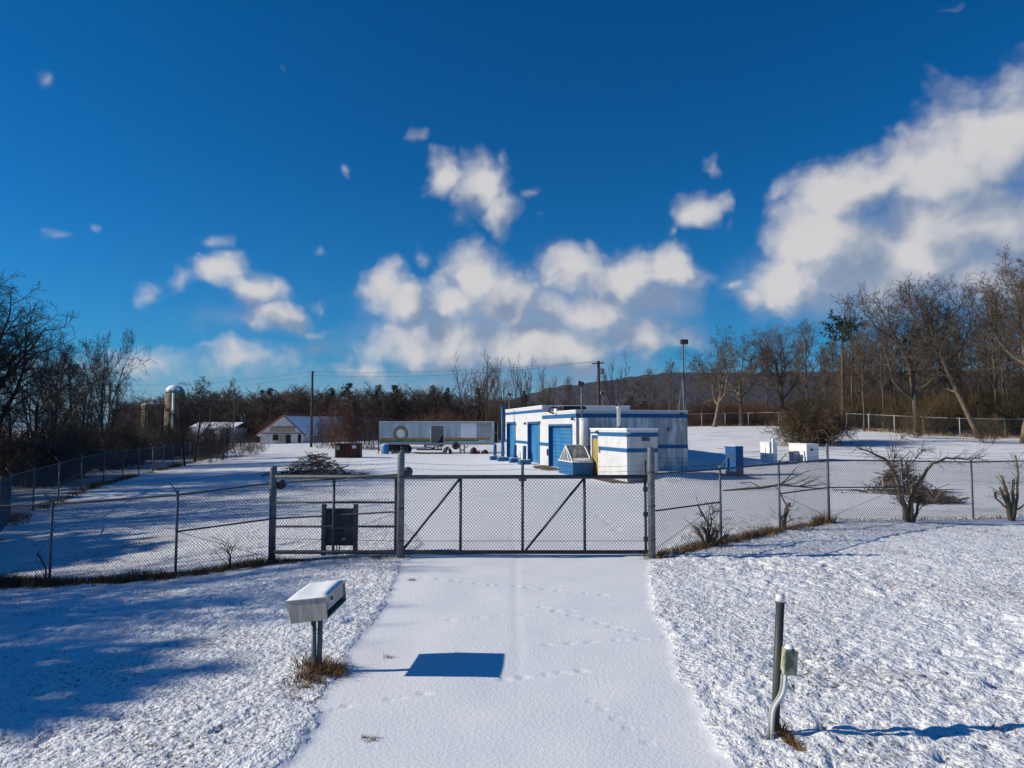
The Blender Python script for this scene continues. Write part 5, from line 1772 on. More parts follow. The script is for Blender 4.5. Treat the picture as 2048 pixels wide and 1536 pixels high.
# trees outside the frame at left: they cast the long shadows that cross the lawn and the yard
for x, Y, h in ((-31, 13.2, 14), (-33, 14.8, 15), (-29, 10.6, 12.5), (-30, 29, 12), (-44, 33, 16), (-44, 27.5, 16), (-28.5, 11.6, 11.5), (-36, 40, 15), (-40, 47, 15)):
    tree("darkoak", 0, Y, h, "bare tree on the left, out of the picture, shading the lawn", "shade trees left of the lawn", x=x, rz=x * 1.3)


# conifers
def pine_mesh(seed, H=12.0, spread=2.8, base=.25, tuft=.5, density=1.0, m="needle"):
    rng = random.Random(seed)
    mt, mc = MB(), MB()
    mt.tube([(0, 0, -.3), (.05, 0, H * .5), (0, .05, H)], [.22, .14, .03], 7)
    nw = int(20 * density)
    for w in range(nw):
        t = base + (1 - base) * w / nw
        z = H * t
        L = spread * (1 - (t - base) / (1 - base)) ** .75 * rng.uniform(.7, 1.15) + .35
        k = rng.randint(4, 6)
        for c in range(k):
            az = rng.uniform(0, 6.28)
            d = Vector((math.cos(az), math.sin(az), rng.uniform(-.05, .3)))
            LL = L * rng.uniform(.6, 1.15)
            p0 = Vector((0, 0, z + rng.uniform(-.2, .2)))
            mt.tube([p0, p0 + d * LL], [.05, .015], 3, cap=False)
            n = int(LL / .16) + 2
            for i in range(n):
                q = p0 + d * LL * (.22 + .8 * i / n)
                for b in range(5):
                    e = (d * .6 + rvec(rng) * .55 + Vector((0, 0, .25))).normalized() * tuft * rng.uniform(.6, 1.1)
                    s = rvec(rng).cross(e).normalized() * tuft * .13
                    mc.tri(q - s, q + s, q + e)
    return mt.mesh("trunk", M["bark_dark"], True), mc.mesh("crown", M[m]), H + .3


PROTO["pine"] = pine_mesh(3, spread=3.6, base=.12)
PROTO["pine2"] = pine_mesh(9, H=13, spread=3.0, base=.2)
PROTO["shade_pine"] = pine_mesh(15, H=12, spread=4.2, base=.03, tuft=.6, density=1.5)
for k, (px, Y, top, sx, lab) in enumerate((
        (541, 215, 772, 1.0, "dark pine standing above the far wood to the left of the bare pole's barn"),
        (524, 222, 776, .9, "smaller dark pine touching the left side of another pine above the barn"),
        (661, 210, 771, .9, "dark pine just right of the utility pole by the barn"),
        (696, 208, 762, 1.15, "tall dark pine above the reddish bush left of the trailer"),
        (756, 212, 765, .8, "narrow dark pine, left one of the pair above the trailer's left end"),
        (790, 206, 766, 1.15, "dark broad pine, right one of the pair above the trailer's left end"),
        (864, 205, 766, .9, "dark pine above the open doorway of the trailer"),
        (895, 215, 772, .8, "dark pine left of the row of slim bare trees"),
        (958, 200, 772, .8, "dark pine behind the slim bare trees"),
        (1048, 190, 778, .8, "dark pine seen over the rear roof of the white building"),
        (1262, 170, 792, 1.6, "broad dark evergreen behind the lamp mast side of the roof"),
        (1290, 160, 800, 1.7, "broad low dark evergreen left of the lamp mast"))):
    tree(["pine", "pine2"][k % 2], px, Y, top, lab, "pines in the far wood", sx=sx, name="pine_tree")
for x, Y, h in ((-29, 9.4, 12.5), (-29.5, 8.3, 13.2), (-28.5, 7.3, 12.4), (-30, 6.3, 12.2), (-38, 21.6, 13.6), (-38, 20.2, 13.2), (-38.5, 23.0, 13.0), (-39, 18.9, 12.6), (-39, 24.4, 12.8), (-45, 38, 11)):
    tree("shade_pine", 0, Y, h, "dark evergreen on the left, out of the picture, shading the lawn", "shade evergreens left of the lawn", x=x, rz=x, name="pine_tree")


def tufted_pine():
    px, Y = 1686, 86
    x = at(px, Y); z = G(x, Y); zt = zat(px, 640, Y)
    T = thing("pine_tree", "thin reddish pine with one green tuft at its top in the right-hand wood", "tree", (x, Y, z))
    MB().tube([(x, Y, z - .3), (x + .1, Y, z + 5), (x + .25, Y, zt - .5)], [.22, .18, .09], 8).build("trunk", M["bark_pine"], T, smooth=True)
    rng = random.Random(2)
    mc = MB()
    for i in range(120):
        c = Vector((x + rng.gauss(.1, 1.25), Y + rng.gauss(0, .8), zt - .9 + rng.gauss(0, .8)))
        for b in range(16):
            e = rvec(rng).normalized() * rng.uniform(.3, .6)
            s = rvec(rng).cross(e).normalized() * .06
            mc.tri(c - s, c + s, c + e)
    mc.build("crown", M["needle"], T)
    mb = MB()
    for k in range(6):
        a = rng.uniform(0, 6.28)
        mb.tube([(x + .2, Y, zt - 1.4 - .3 * k), (x + .2 + 1.4 * math.cos(a), Y + 1.4 * math.sin(a), zt - 1.0 - .3 * k)], [.05, .02], 4)
    mb.build("branch", M["bark_pine"], T)


M["bark_pine"] = mat("reddish_pine_bark", (.17, .08, .045), (.09, .05, .035), rough=.9, scale=6, stretch=(1, 1, .3))
tufted_pine()


# shrubs
def shrub_mesh(seed, R0=1.6, H=2.2, stems=34, br=6, tw=5, r=.012, up=.55):
    rng = random.Random(seed)
    mb = MB()
    def seg(p, d, L, r, lev):
        pts = [p]; n = 3 if lev < 2 else 2
        for i in range(n):
            d = (d + rvec(rng) * .2 + Vector((0, 0, .04))).normalized()
            p = p + d * L / n; pts.append(p)
        mb.tube(pts, [r, r * .8, r * .6, r * .5][:len(pts)], 3, cap=False)
        if lev == 2: return
        for c in range(br if lev == 0 else tw):
            t = rng.uniform(.25, 1); i = min(n - 1, int(t * n)); q = pts[i].lerp(pts[i + 1], t * n - i)
            seg(q, perp_dir((pts[i + 1] - pts[i]).normalized(), R(rng.uniform(20, 65)), rng.uniform(0, 6.28)), L * rng.uniform(.35, .6), r * .7, lev + 1)
    for s in range(stems):
        a = rng.uniform(0, 6.28); rr = rng.uniform(0, .35) * R0
        d = Vector((math.cos(a) * rng.uniform(.1, 1.0), math.sin(a) * rng.uniform(.1, 1.0), up + rng.uniform(0, .6))).normalized()
        seg(Vector((math.cos(a) * rr, math.sin(a) * rr, -.1)), d, H * rng.uniform(.55, .95), r, 0)
    return mb


SH = {}
for key, m, seed in (("tan", "twig_tan", 1), ("tan2", "twig_tan", 2), ("dark", "twig_dark", 3), ("dark2", "twig_dark", 4), ("red", "twig_red", 5), ("red2", "twig_red", 6)):
    SH[key] = shrub_mesh(seed, r=.014)


SH["tdense"] = shrub_mesh(12, stems=85, br=8, tw=6, r=.016, up=.35)
SH["tdense2"] = shrub_mesh(13, stems=70, br=8, tw=6, r=.016, up=.35)


def shrub(key, px, Y, py_top, wpx, label, group=None, rz=0, name="shrub"):
    b = SH[key]
    if not hasattr(b, 'me'):
        b.me = b.mesh("stems", M[{"t": "twig_tan", "d": "twig_dark", "r": "twig_red"}[key[0]]])
        b.h = sorted(v[2] for v in b.v)[int(len(b.v) * .985)]
        b.w = 2 * sorted(abs(v[0]) for v in b.v)[int(len(b.v) * .97)]
    x = at(px, Y); z = G(x, Y)
    o = bpy.data.objects.new(name, b.me); COL.objects.link(o)
    o.location = (x, Y, z); o.rotation_euler = (0, 0, rz)
    sh = (zat(px, py_top, Y) - z) / b.h; sw = wpx / FPX * Y / b.w
    o.scale = (sw, sw, sh)
    return tag(o, label, "shrub", group)


shrub("tdense", 1618, 66.5, 792, 122, "big rounded bare bush standing out in the snowy field", rz=.2)
shrub("tdense2", 1648, 68, 806, 96, "right-hand half of the bush clump in the field", rz=1.2)
shrub("tan2", 1832, 73, 812, 78, "bare bush at the foot of the round-crowned tree", rz=.4)
shrub("tan", 1975, 66, 835, 66, "low bare bush at the foot of the leaning tree", rz=2.2)
shrub("red", 720, 104, 800, 96, "reddish bare bush left of the trailer, nearest it", rz=.3)
shrub("red2", 672, 112, 812, 80, "reddish bare bush at the foot of the barn's utility pole", rz=1.4)
shrub("red", 690, 106, 818, 80, "reddish bare bush between the barn pole and the trailer, filling the gap", rz=4.0)
shrub("dark", 745, 100, 835, 50, "dark low bush touching the trailer's left end", rz=2.0)
shrub("dark2", 640, 118, 838, 44, "dark low bush right in front of the barn", rz=.8)
shrub("dark", 447, 76, 848, 54, "dark bush at the far end of the side fence", rz=.4)
shrub("dark2", 480, 84, 856, 60, "dark bush next beyond the side fence's far end", rz=1.0)
shrub("dark", 425, 70, 862, 50, "dark bush tangled in the side fence", rz=3.0)
shrub("dark2", 512, 92, 872, 50, "low dark scrub in front of the barn's left corner", rz=3.4)


def mass(name, label, keys, spots, m):
    """many bare bushes that read as one thicket"""
    Vs, Fs = [], []
    n = 0
    for i, (x, y, w, h, rz) in enumerate(spots):
        b = SH[keys[i % len(keys)]]
        if not hasattr(b, 'npv'):
            b.npv = np.array(b.v)
            b.npf = np.array([f for f in b.f if len(f) == 4])
            b.nh = sorted(b.npv[:, 2])[int(len(b.npv) * .985)]
            b.nw = 2 * sorted(abs(b.npv[:, 0]))[int(len(b.npv) * .97)]
        c, s = math.cos(rz), math.sin(rz)
        v = b.npv
        sw, sh = w / b.nw, h / b.nh
        Vs.append(np.stack([x + (v[:, 0] * c - v[:, 1] * s) * sw, y + (v[:, 0] * s + v[:, 1] * c) * sw, G(x, y) + v[:, 2] * sh], -1))
        Fs.append(b.npf + n)
        n += len(v)
    me = np_mesh(name, np.concatenate(Vs), np.concatenate(Fs), M[m])
    o = bpy.data.objects.new(name, me); COL.objects.link(o)
    return tag(o, label, None, None, 'stuff')


rngV = random.Random(99)
spots = []
for i in range(95):
    t = rngV.random()
    y = 27 + 58 * t + rngV.uniform(-2, 2)
    xf = -18.5 - (y - 26) * .31
    x = xf - 4.5 - 16 * rngV.random() ** 1.2 - (0 if y > 40 else 4)
    spots.append((x, y, rngV.uniform(4, 6), rngV.uniform(2.6, 4.4), rngV.uniform(0, 6.28)))
mass("thicket", "dark leafless thicket behind the side fence at left", ["dark", "dark2"], spots, "twig_dark")
spots = []
for i in range(60):
    y = 82 + 30 * rngV.random()
    x = -33 - 20 * rngV.random() - (y - 80) * .5
    spots.append((x, y, rngV.uniform(4.5, 7), rngV.uniform(2.2, 3.6), rngV.uniform(0, 6.28)))
mass("scrub", "dark bare scrub between the side fence and the silos", ["dark", "dark2"], spots, "twig_dark")
spots = []
for i in range(105):
    px = 1590 + 640 * rngV.random()
    yf = float(np.interp(px, [1557, 1600, 1646, 1693, 1737, 1788, 1846, 1919, 2009, 2300], [103.5, 99.5, 95.5, 91, 87, 83, 80, 77.5, 75.5, 74]))
    y = yf + 1 + 24 * rngV.random() ** 1.5
    spots.append((at(px, y), y, rngV.uniform(4, 6.5), rngV.uniform(2.6, 4.8) * (1 + .25 * (y - yf) / 10), rngV.uniform(0, 6.28)))
mass("undergrowth", "olive-brown bare undergrowth filling the foot of the right-hand wood", ["tan", "tan2"], spots, "twig_tan")
spots = []
for i in range(80):
    px = 880 + 700 * rngV.random()
    y = 108 + 40 * rngV.random()
    spots.append((at(px, y), y, rngV.uniform(5, 9), rngV.uniform(2.5, 5.0), rngV.uniform(0, 6.28)))
mass("brushwood", "reddish bare brushwood behind the trailer and the white building", ["red", "red2"], spots, "twig_red")


def far_wood():
    rng = random.Random(123)
    protos = []
    for sd in range(7):
        r = random.Random(sd + 200)
        mb = MB()
        H = 12
        mb.tube([(0, 0, -1), (r.uniform(-.2, .2), 0, H * .55), (r.uniform(-.4, .4), 0, H * .92)], [.22, .15, .04], 4, cap=False)
        for k in range(26):
            z = H * (.12 + .8 * (k / 26))
            a = r.uniform(0, 6.28)
            L = (2.9 if z < H * .7 else 2.1) * r.uniform(.6, 1.2)
            d = Vector((math.cos(a), math.sin(a), r.uniform(.45, 1.2))).normalized()
            p = Vector((0, 0, z))
            q = p + d * L
            mb.tube([p, q], [.07, .03], 3, cap=False)
            for j in range(11):
                s = p.lerp(q, r.uniform(.2, 1.05))
                e = (d + rvec(r) * .55 + Vector((0, 0, .25))).normalized() * r.uniform(.6, 1.5)
                mb.tube([s, s + e], [.032, .018], 3, cap=False)
        protos.append((np.array(mb.v), np.array(mb.f)))
    Vs, Fs, n = [], [], 0
    pts = []
    for i in range(760):
        px = 230 + 1900 * rng.random()
        if i < 430: px = 230 + 1000 * rng.random()
        Y = 196 + 95 * rng.random() ** 1.3 if px < 1000 else 165 + 120 * rng.random()
        top = np.interp(px, [200, 430, 560, 700, 850, 950, 1050, 1130, 1230, 1400, 2100], [800, 778, 772, 772, 772, 782, 796, 806, 806, 800, 790])
        x = at(px, Y); z = G(x, Y)
        h = (zat(px, top, 215) - z) * rng.uniform(.72, 1.04) * (Y / 215) ** .5
        pts.append((x, Y, z, h))
    for i in range(160):      # the same wood carried on beyond the picture's sides
        x = rng.choice((rng.uniform(-300, -120), rng.uniform(170, 330)))
        Y = rng.uniform(170, 290); pts.append((x, Y, G(x, Y), rng.uniform(9, 13)))
    for i, (x, Y, z, h) in enumerate(pts):
        v, f = protos[i % 7]
        a = rng.uniform(0, 6.28); c, s = math.cos(a), math.sin(a); sc = h / 12.6; w = sc * rng.uniform(.9, 1.4)
        Vs.append(np.stack([x + (v[:, 0] * c - v[:, 1] * s) * w, Y + (v[:, 0] * s + v[:, 1] * c) * w, z + v[:, 2] * sc], -1))
        Fs.append(f + n); n += len(v)
    me = np_mesh("far_wood", np.concatenate(Vs), np.concatenate(Fs), M["wood_mass"])
    o = bpy.data.objects.new("far_wood", me); COL.objects.link(o)
    tag(o, "dark band of leafless wood along the horizon beyond the yard", None, None, 'stuff')
    # brush at the foot of the far wood
    sp = []
    for i in range(110):
        px = 380 + 760 * rng.random()
        Y = rng.uniform(183, 215)
        sp.append((at(px, Y), Y, rng.uniform(9, 16), rng.uniform(4, 7), rng.uniform(0, 6.28)))
    mass("wood_edge", "russet brush along the edge of the far wood", ["red", "dark"], sp, "twig_red")


far_wood()


# brush piles
def brush_pile(px, Y, wpx, hpx, label, seed, n=420, depth=1.0, stray=()):
    rng = random.Random(seed)
    x = at(px, Y); z = G(x, Y)
    w = wpx / FPX * Y; h = hpx / FPX * Y
    T = thing("brush_pile", label, "brush pile", (x, Y, z))
    a, b = MB(), MB()
    for i in range(n):
        u = rng.gauss(0, .24); v = rng.gauss(0, .24) * depth
        rr = min(1, (u * u + v * v) ** .5 / .52)
        top = h * (1 - rr ** 1.6) * rng.uniform(.15, 1.0)
        c = Vector((x + u * w, Y + v * w * .6, z + top))
        d = (Vector((rng.gauss(0, 1), rng.gauss(0, .6), rng.gauss(.1, .38)))).normalized()
        L = rng.uniform(.35, 1.0) * (1.0 if i > 30 else 1.5)
        r = rng.uniform(.008, .02) if i > 40 else rng.uniform(.025, .05)
        m = c + rvec(rng) * .06
        p0 = c - d * L * .5; p1 = c + d * L * .5 + rvec(rng) * .08
        for p in (p0, p1):
            p.z = max(p.z, z + .02)
        (b if (rng.random() < .13 and top > .15 * h) else a).tube([p0, m, p1], [r, r * .9, r * .55], 4, cap=False)
    for (dx, dy, ang, L, r) in stray:
        p = Vector((x + dx, Y + dy, z + .08)); d = Vector((math.cos(ang), math.sin(ang), .06))
        pts = [p + d * L * t + rvec(rng) * .05 for t in (0, .3, .6, 1)]
        a.tube(pts, [r, r * .8, r * .6, r * .25], 5, cap=False)
        for k in range(7):
            t = rng.uniform(.3, 1); q = p + d * L * t
            a.tube([q, q + (d + rvec(rng) * .5).normalized() * rng.uniform(.4, 1.0)], [r * .3, r * .15], 3, cap=False)
    a.build("branches", M["stick"], T)
    b.build("snowy_branches", M["stick_snow"], T)


brush_pile(632, 46.5, 140, 46, "large brush pile in the yard in front of the dumpster", 1, n=620, stray=((1.5, -.8, .1, 2.2, .04), (-2.0, -.6, 3.0, 1.6, .03), (1.8, .1, .05, 1.8, .03)))
brush_pile(1795, 33.5, 120, 56, "brush pile on the snow behind the large pruned shrub, right of the yard", 2, n=420, stray=((-1.6, -.3, 3.0, 1.6, .05), (-.6, -.4, -.25, 2.6, .07), (-.3, -.2, .35, 2.0, .05)))
brush_pile(1862, 29.8, 96, 20, "low spread of thin cut twigs in front of the brush pile", 3, n=220)


def fallen_branch():
    Y = 34.5; x = at(1515, Y); z = G(x, Y)
    T = thing("fallen_branch", "long fallen branch lying on the snow between the blue kiosk and the fence corner", "branch", (x, Y, z))
    rng = random.Random(6)
    mb = MB()
    def L(px, py, dz=.06):
        return Vector((at(px, Y), Y + (px - 1515) * .004, G(at(px, Y), Y) + dz))
    main = [L(1440, 0, .03), L(1480, 0, .08), L(1520, 0, .12), L(1560, 0, .25), L(1600, 0, .15), L(1640, 0, .05)]
    mb.tube(main, [.03, .05, .06, .05, .035, .02], 6)
    for p, d, ln in ((main[3], (1, .1, .55), 1.6), (main[3], (.9, .3, .75), 1.2), (main[4], (1, -.1, .5), 1.1), (main[2], (-1, .2, .3), 1.0), (main[4], (1, .2, .05), 1.3), (main[3], (.8, -.2, .2), 1.5)):
        d = Vector(d).normalized(); q = p + d * ln + rvec(rng) * .08
        mb.tube([p, p.lerp(q, .5) + rvec(rng) * .05, q], [.035, .025, .012], 5)
        for k in range(4):
            s = p.lerp(q, rng.uniform(.4, 1)); mb.tube([s, s + (d + rvec(rng) * .4).normalized() * .6], [.012, .006], 3)
    mb.build("limbs", M["stick"], T)


fallen_branch()


# pruned shrubs at the fence
def pruned(name, label, x, Y, limbs, seed, twigs=10, cut=True):
    z = G(x, Y)
    rng = random.Random(seed)
    T = thing(name, label, "shrub", (x, Y, z))
    a, t, cuts = MB(), MB(), []
    for pts, r0, r1 in limbs:
        r0, r1 = r0 * .72, r1 * .8
        P = [Vector((x + p[0], Y + p[1], z + p[2])) for p in pts]
        n = len(P)
        # subdivide with wobble
        Q = []
        for p, q in zip(P[:-1], P[1:]):
            for k in range(3):
                Q.append(p.lerp(q, k / 3) + (rvec(rng) * .018 if k else Vector()))
        Q.append(P[-1])
        rad = [r0 + (r1 - r0) * i / (len(Q) - 1) for i in range(len(Q))]
        a.tube(Q, rad, 8, cap=True)
        if cut and r1 > .0175:
            d = (Q[-1] - Q[-2]).normalized()
            cuts.append(MB().tube([Q[-1] + d * .002, Q[-1] + d * .010], r1 * .92, 8))
        for k in range(twigs):
            i = rng.randrange(len(Q) // 2, len(Q) - 1)
            d = perp_dir((Q[i + 1] - Q[i]).normalized(), R(rng.uniform(25, 70)), rng.uniform(0, 6.28))
            L = rng.uniform(.15, .55)
            m = Q[i] + d * L * .5 + rvec(rng) * .03
            L *= 1.4 if rng.random() < .3 else 1
            en = m + (d + rvec(rng) * .3) * L * .5
            t.tube([Q[i], m, en], [.008, .006, .003], 3, cap=False)
            for kk in range(2):
                t.tube([m.lerp(en, .3 * kk), m.lerp(en, .3 * kk) + (d + rvec(rng) * .6).normalized() * L * .4], [.005, .003], 3, cap=False)
    a.build("limbs", M["bark_tan"], T, smooth=True)
    for c in cuts:
        c.build("cut_end", M["cut_wood"], T)
    if t.v: t.build("twigs", M["twig"], T)


x0 = at(1812, 23.2)
pruned("pruned_shrub", "large pruned shrub with long bare arms growing against the right-hand fence", x0, 23.2, [
    ([(-.02, 0, -.1), (-.12, 0, .55), (-.30, 0, 1.1), (-.45, -.05, 1.55), (-.75, -.1, 2.05), (-1.25, -.2, 2.28), (-1.75, -.2, 2.45)], .13, .02),
    ([(.0, .05, -.1), (.10, .05, .6), (.22, .02, 1.1), (.55, 0, 1.55), (.85, 0, 1.95), (1.3, .05, 2.10), (2.0, .1, 2.05), (2.55, .1, 2.15)], .12, .018),
    ([(.05, -.05, -.1), (.06, -.05, .7), (.08, -.1, 1.25)], .10, .05),
    ([(-.08, .0, -.1), (-.20, -.06, .5), (-.26, -.1, .95)], .09, .045),
    ([(.12, .02, -.1), (.28, -.02, .55), (.42, 0, .95)], .08, .04),
    ([(-.30, 0, 1.1), (-.42, .05, 1.75), (-.36, .05, 2.25)], .04, .02),
    ([(.08, -.05, 1.0), (-.05, 0, 1.6), (.30, 0, 2.1), (.62, 0, 2.45)], .03, .012),
    ([(.22, .02, 1.1), (.05, .1, 1.6), (-.02, .1, 1.95)], .04, .02),
    ([(.3, 0, .4), (.42, -.1, .55), (.40, -.1, .85)], .025, .012),
    ([(-.15, 0, 1.0), (-.7, .2, 1.7), (-.2, .2, 2.6), (.3, .2, 3.0)], .015, .006),
], 12, twigs=34)
x0 = at(2016, 24.5)
pruned("pruned_shrub", "pruned shrub with stubby cut limbs near the right edge of the photo", x0, 24.5, [
    ([(0, 0, -.1), (-.12, 0, .55), (-.42, -.05, 1.15)], .12, .045),
    ([(0, 0, -.1), (-.05, .05, .7), (-.30, 0, 1.55)], .12, .05),
    ([(.04, 0, -.1), (.08, 0, .8), (.12, 0, 1.45)], .10, .045),
    ([(.08, 0, .1), (.22, 0, .8), (.28, 0, 1.6), (.22, 0, 2.25)], .07, .03),
    ([(-.1, 0, .4), (-.5, 0, .75), (-.62, -.1, 1.0)], .05, .03),
    ([(.05, 0, .3), (.35, -.1, .55), (.5, -.1, .5)], .04, .02),
], 13, twigs=16)
x0 = at(1416, 18.6)
pruned("shrub_stump", "many-stemmed shrub stump hard by the gate's right-hand fence panel", x0, 18.6, [
    ([(0, 0, -.1), (-.22, -.03, .25), (-.42, -.08, .52)], .075, .05),
    ([(0, 0, -.1), (-.08, 0, .3), (-.22, 0, .52)], .07, .045),
    ([(.02, 0, -.1), (-.02, 0, .4), (-.05, 0, .62), (-.28, .05, 1.05)], .06, .025),
    ([(.05, 0, -.1), (.12, 0, .2), (.20, -.02, .42)], .07, .04),
    ([(.06, 0, -.1), (.25, -.02, .15), (.45, -.05, .30)], .06, .04),
    ([(.0, -.05, -.1), (.04, -.08, .3), (.06, -.1, .5)], .06, .035),
    ([(-.02, 0, .2), (.05, 0, .7), (.12, 0, 1.0)], .03, .015),
], 14, twigs=14)
x0 = at(1563, 21.2)
pruned("shrub_stump", "dark shrub stump with one bent twig next to the second right-hand fence post", x0, 21.2, [
    ([(0, 0, -.1), (.06, 0, .4), (.20, -.02, .8)], .07, .045),
    ([(0, 0, -.1), (-.05, 0, .35), (.10, 0, .75), (-.12, 0, 1.15), (-.28, 0, 1.35)], .05, .02),
    ([(0, 0, .1), (-.10, -.02, .45)], .05, .035),
    ([(.05, 0, .2), (.28, 0, .36)], .025, .012),
], 15, twigs=5)
x0 = at(466, 17.6)
pruned("sapling_stump", "small cut sapling with thin twigs behind the left-hand fence", x0, 17.6, [
    ([(0, 0, -.1), (.01, 0, .25), (-.03, 0, .42)], .04, .025),
    ([(0, 0, 0), (-.06, 0, .4), (-.04, 0, .72)], .015, .008),
    ([(0, 0, 0), (-.25, 0, .3), (-.36, 0, .4)], .012, .006),
], 16, twigs=5)
x0 = at(107, 18.3)
pruned("dead_stalk", "dark bent stalk at the foot of the left fence post in the dry grass", x0, 18.3, [
    ([(0, 0, -.1), (-.06, 0, .35), (-.18, 0, .55), (-.26, 0, .72)], .03, .03),
    ([(0, 0, 0), (-.4, .1, .5), (-.30, .1, 1.0)], .01, .005),
], 17, twigs=2)


# grass: tufts along the fences, spears through the snow
def blades(mb, x, y, z, n, h, spread, rng, w=.006, lean=.5):
    for i in range(n):
        a = rng.uniform(0, 6.28); r = rng.random() ** .7 * spread
        px, py = x + math.cos(a) * r, y + math.sin(a) * r
        L = h * rng.uniform(.45, 1.1)
        d = Vector((rng.gauss(0, lean), rng.gauss(0, lean), 1)).normalized()
        s = Vector((math.cos(a + 1), math.sin(a + 1), 0)) * w
        p = Vector((px, py, z - .01)); m = p + d * L * .6; e = m + (d + Vector((rng.gauss(0, .4), rng.gauss(0, .4), -.35))).normalized() * L * .45
        n0 = len(mb.v)
        mb.v += [tuple(p - s), tuple(p + s), tuple(m + s * .7), tuple(m - s * .7), tuple(e)]
        mb.f += [(n0, n0 + 1, n0 + 2, n0 + 3), (n0 + 3, n0 + 2, n0 + 4)]


def line_pts(pts, step, rng, jit):
    out = []
    for (x0, y0), (x1, y1) in zip(pts[:-1], pts[1:]):
        L = math.hypot(x1 - x0, y1 - y0); n = max(1, int(L / step))
        for i in range(n):
            t = (i + rng.random()) / n
            out.append((x0 + (x1 - x0) * t + rng.gauss(0, jit), y0 + (y1 - y0) * t + rng.gauss(0, jit)))
    return out


def fence_grass():
    rng = random.Random(21)
    mb, mb2 = MB(), MB()
    fl = [(-2.7, 17.0), (-5.93, 17.55), (-8.14, 17.25), (-11.5, 17.7), (-14.9, 18.1), (-18.4, 18.7)]
    for x, y in line_pts(fl, .012, rng, .16):
        dens = vnoise(np.array([x * .8]), np.array([2.2]), 31)[0]
        k = np.interp(-x, [2, 6, 8, 9.2, 12, 18], [.16, .24, .24, .48, .52, .52]) * (.35 + 1.1 * dens)
        blades(mb if rng.random() < .75 else mb2, x, y - .05, G(x, y), 9, k, .12, rng, .008)
    for x, y in line_pts(front_right[:4], .022, rng, .13):
        dens = vnoise(np.array([x * 1.1]), np.array([5.2]), 33)[0]
        blades(mb if rng.random() < .7 else mb2, x, y - .05, G(x, y), 9, .16 + .40 * dens ** 2, .13, rng, .008)
    for x, y in line_pts(front_right[3:], .12, rng, .15):
        blades(mb, x, y - .05, G(x, y), 7, .16, .13, rng, .008)
    for x, y in line_pts(side_left, .10, rng, .20):
        dens = vnoise(np.array([y * .45]), np.array([1.2]), 35)[0]
        if dens < .35: continue
        blades(mb2 if rng.random() < .6 else mb, x + .1, y, G(x, y), 9, .18 + .5 * (dens - .35), .25, rng, .014)
    for x, y in line_pts(far_right, .22, rng, .5):
        blades(mb2, x, y - .6, G(x, y), 7, rng.uniform(.3, .8), .4, rng, .03)
    # round the wall feet and the shaded mound by the annexe
    for i in range(120):
        x, y = 8.4 + rng.gauss(0, .7), 41 + rng.gauss(0, .6)
        blades(mb, x, y, G(x, y), 5, .16, .25, rng, .012)
    for x0, y0, s in ((at(1470, 42), 42.3, .5), (at(1480, 42), 42.2, .6), (at(1620, 51), 51.6, 1.2)):
        for i in range(25):
            x, y = x0 + rng.gauss(0, s), y0 + rng.gauss(0, .25)
            blades(mb, x, y, G(x, y), 6, .22, .15, rng, .014)
    tag(mb.build("dry_grass", M["grass_dry"]), "brown dry grass growing in strips along the fences", None, None, 'stuff')
    tag(mb2.build("straw_grass", M["grass_straw"]), "straw-coloured dead grass tufts along the fences", None, None, 'stuff')
    # tufts at the mailbox foot and the utility post
    for (cx, cy, nm, lab, m, sp) in ((mbx, mby, "grass_tuft", "brown grass tuft around the mailbox legs", "grass_straw", ((0, 0, .28, 330, .30), (.14, .02, .25, 200, .22), (.02, -.35, .22, 220, .16), (-.02, -.6, .2, 140, .12), (-.06, -.85, .18, 60, .09), (.3, -.12, .14, 90, .14))),
                                     (upx, upy, "grass_tuft", "bleached grass wisp at the foot of the dark utility post", "grass_straw", ((.05, -.04, .05, 110, .20), (.06, -.12, .05, 110, .15), (.07, -.2, .05, 110, .12), (.08, -.28, .05, 100, .11), (.09, -.36, .045, 90, .10), (.1, -.44, .04, 70, .08)))):
        b = MB()
        for dx, dy, s, n, h in sp:
            blades(b, cx + dx, cy + dy, G(cx + dx, cy + dy), n, h, s, rng, .005, lean=.7)
        tag(b.build(nm, M[m]), lab, "grass tuft")
    b = MB()
    for dx, dy, s, n, h in ((.1, -.1, .3, 160, .26), (0, -.5, .28, 130, .14)):
        blades(b, mbx + dx, mby + dy, G(mbx, mby), n, h, s, rng, .005, lean=.8)
    tag(b.build("grass_stems", M["grass_dry"]), "dark dead stems mixed into the tuft at the mailbox", None, None, 'stuff')


fence_grass()


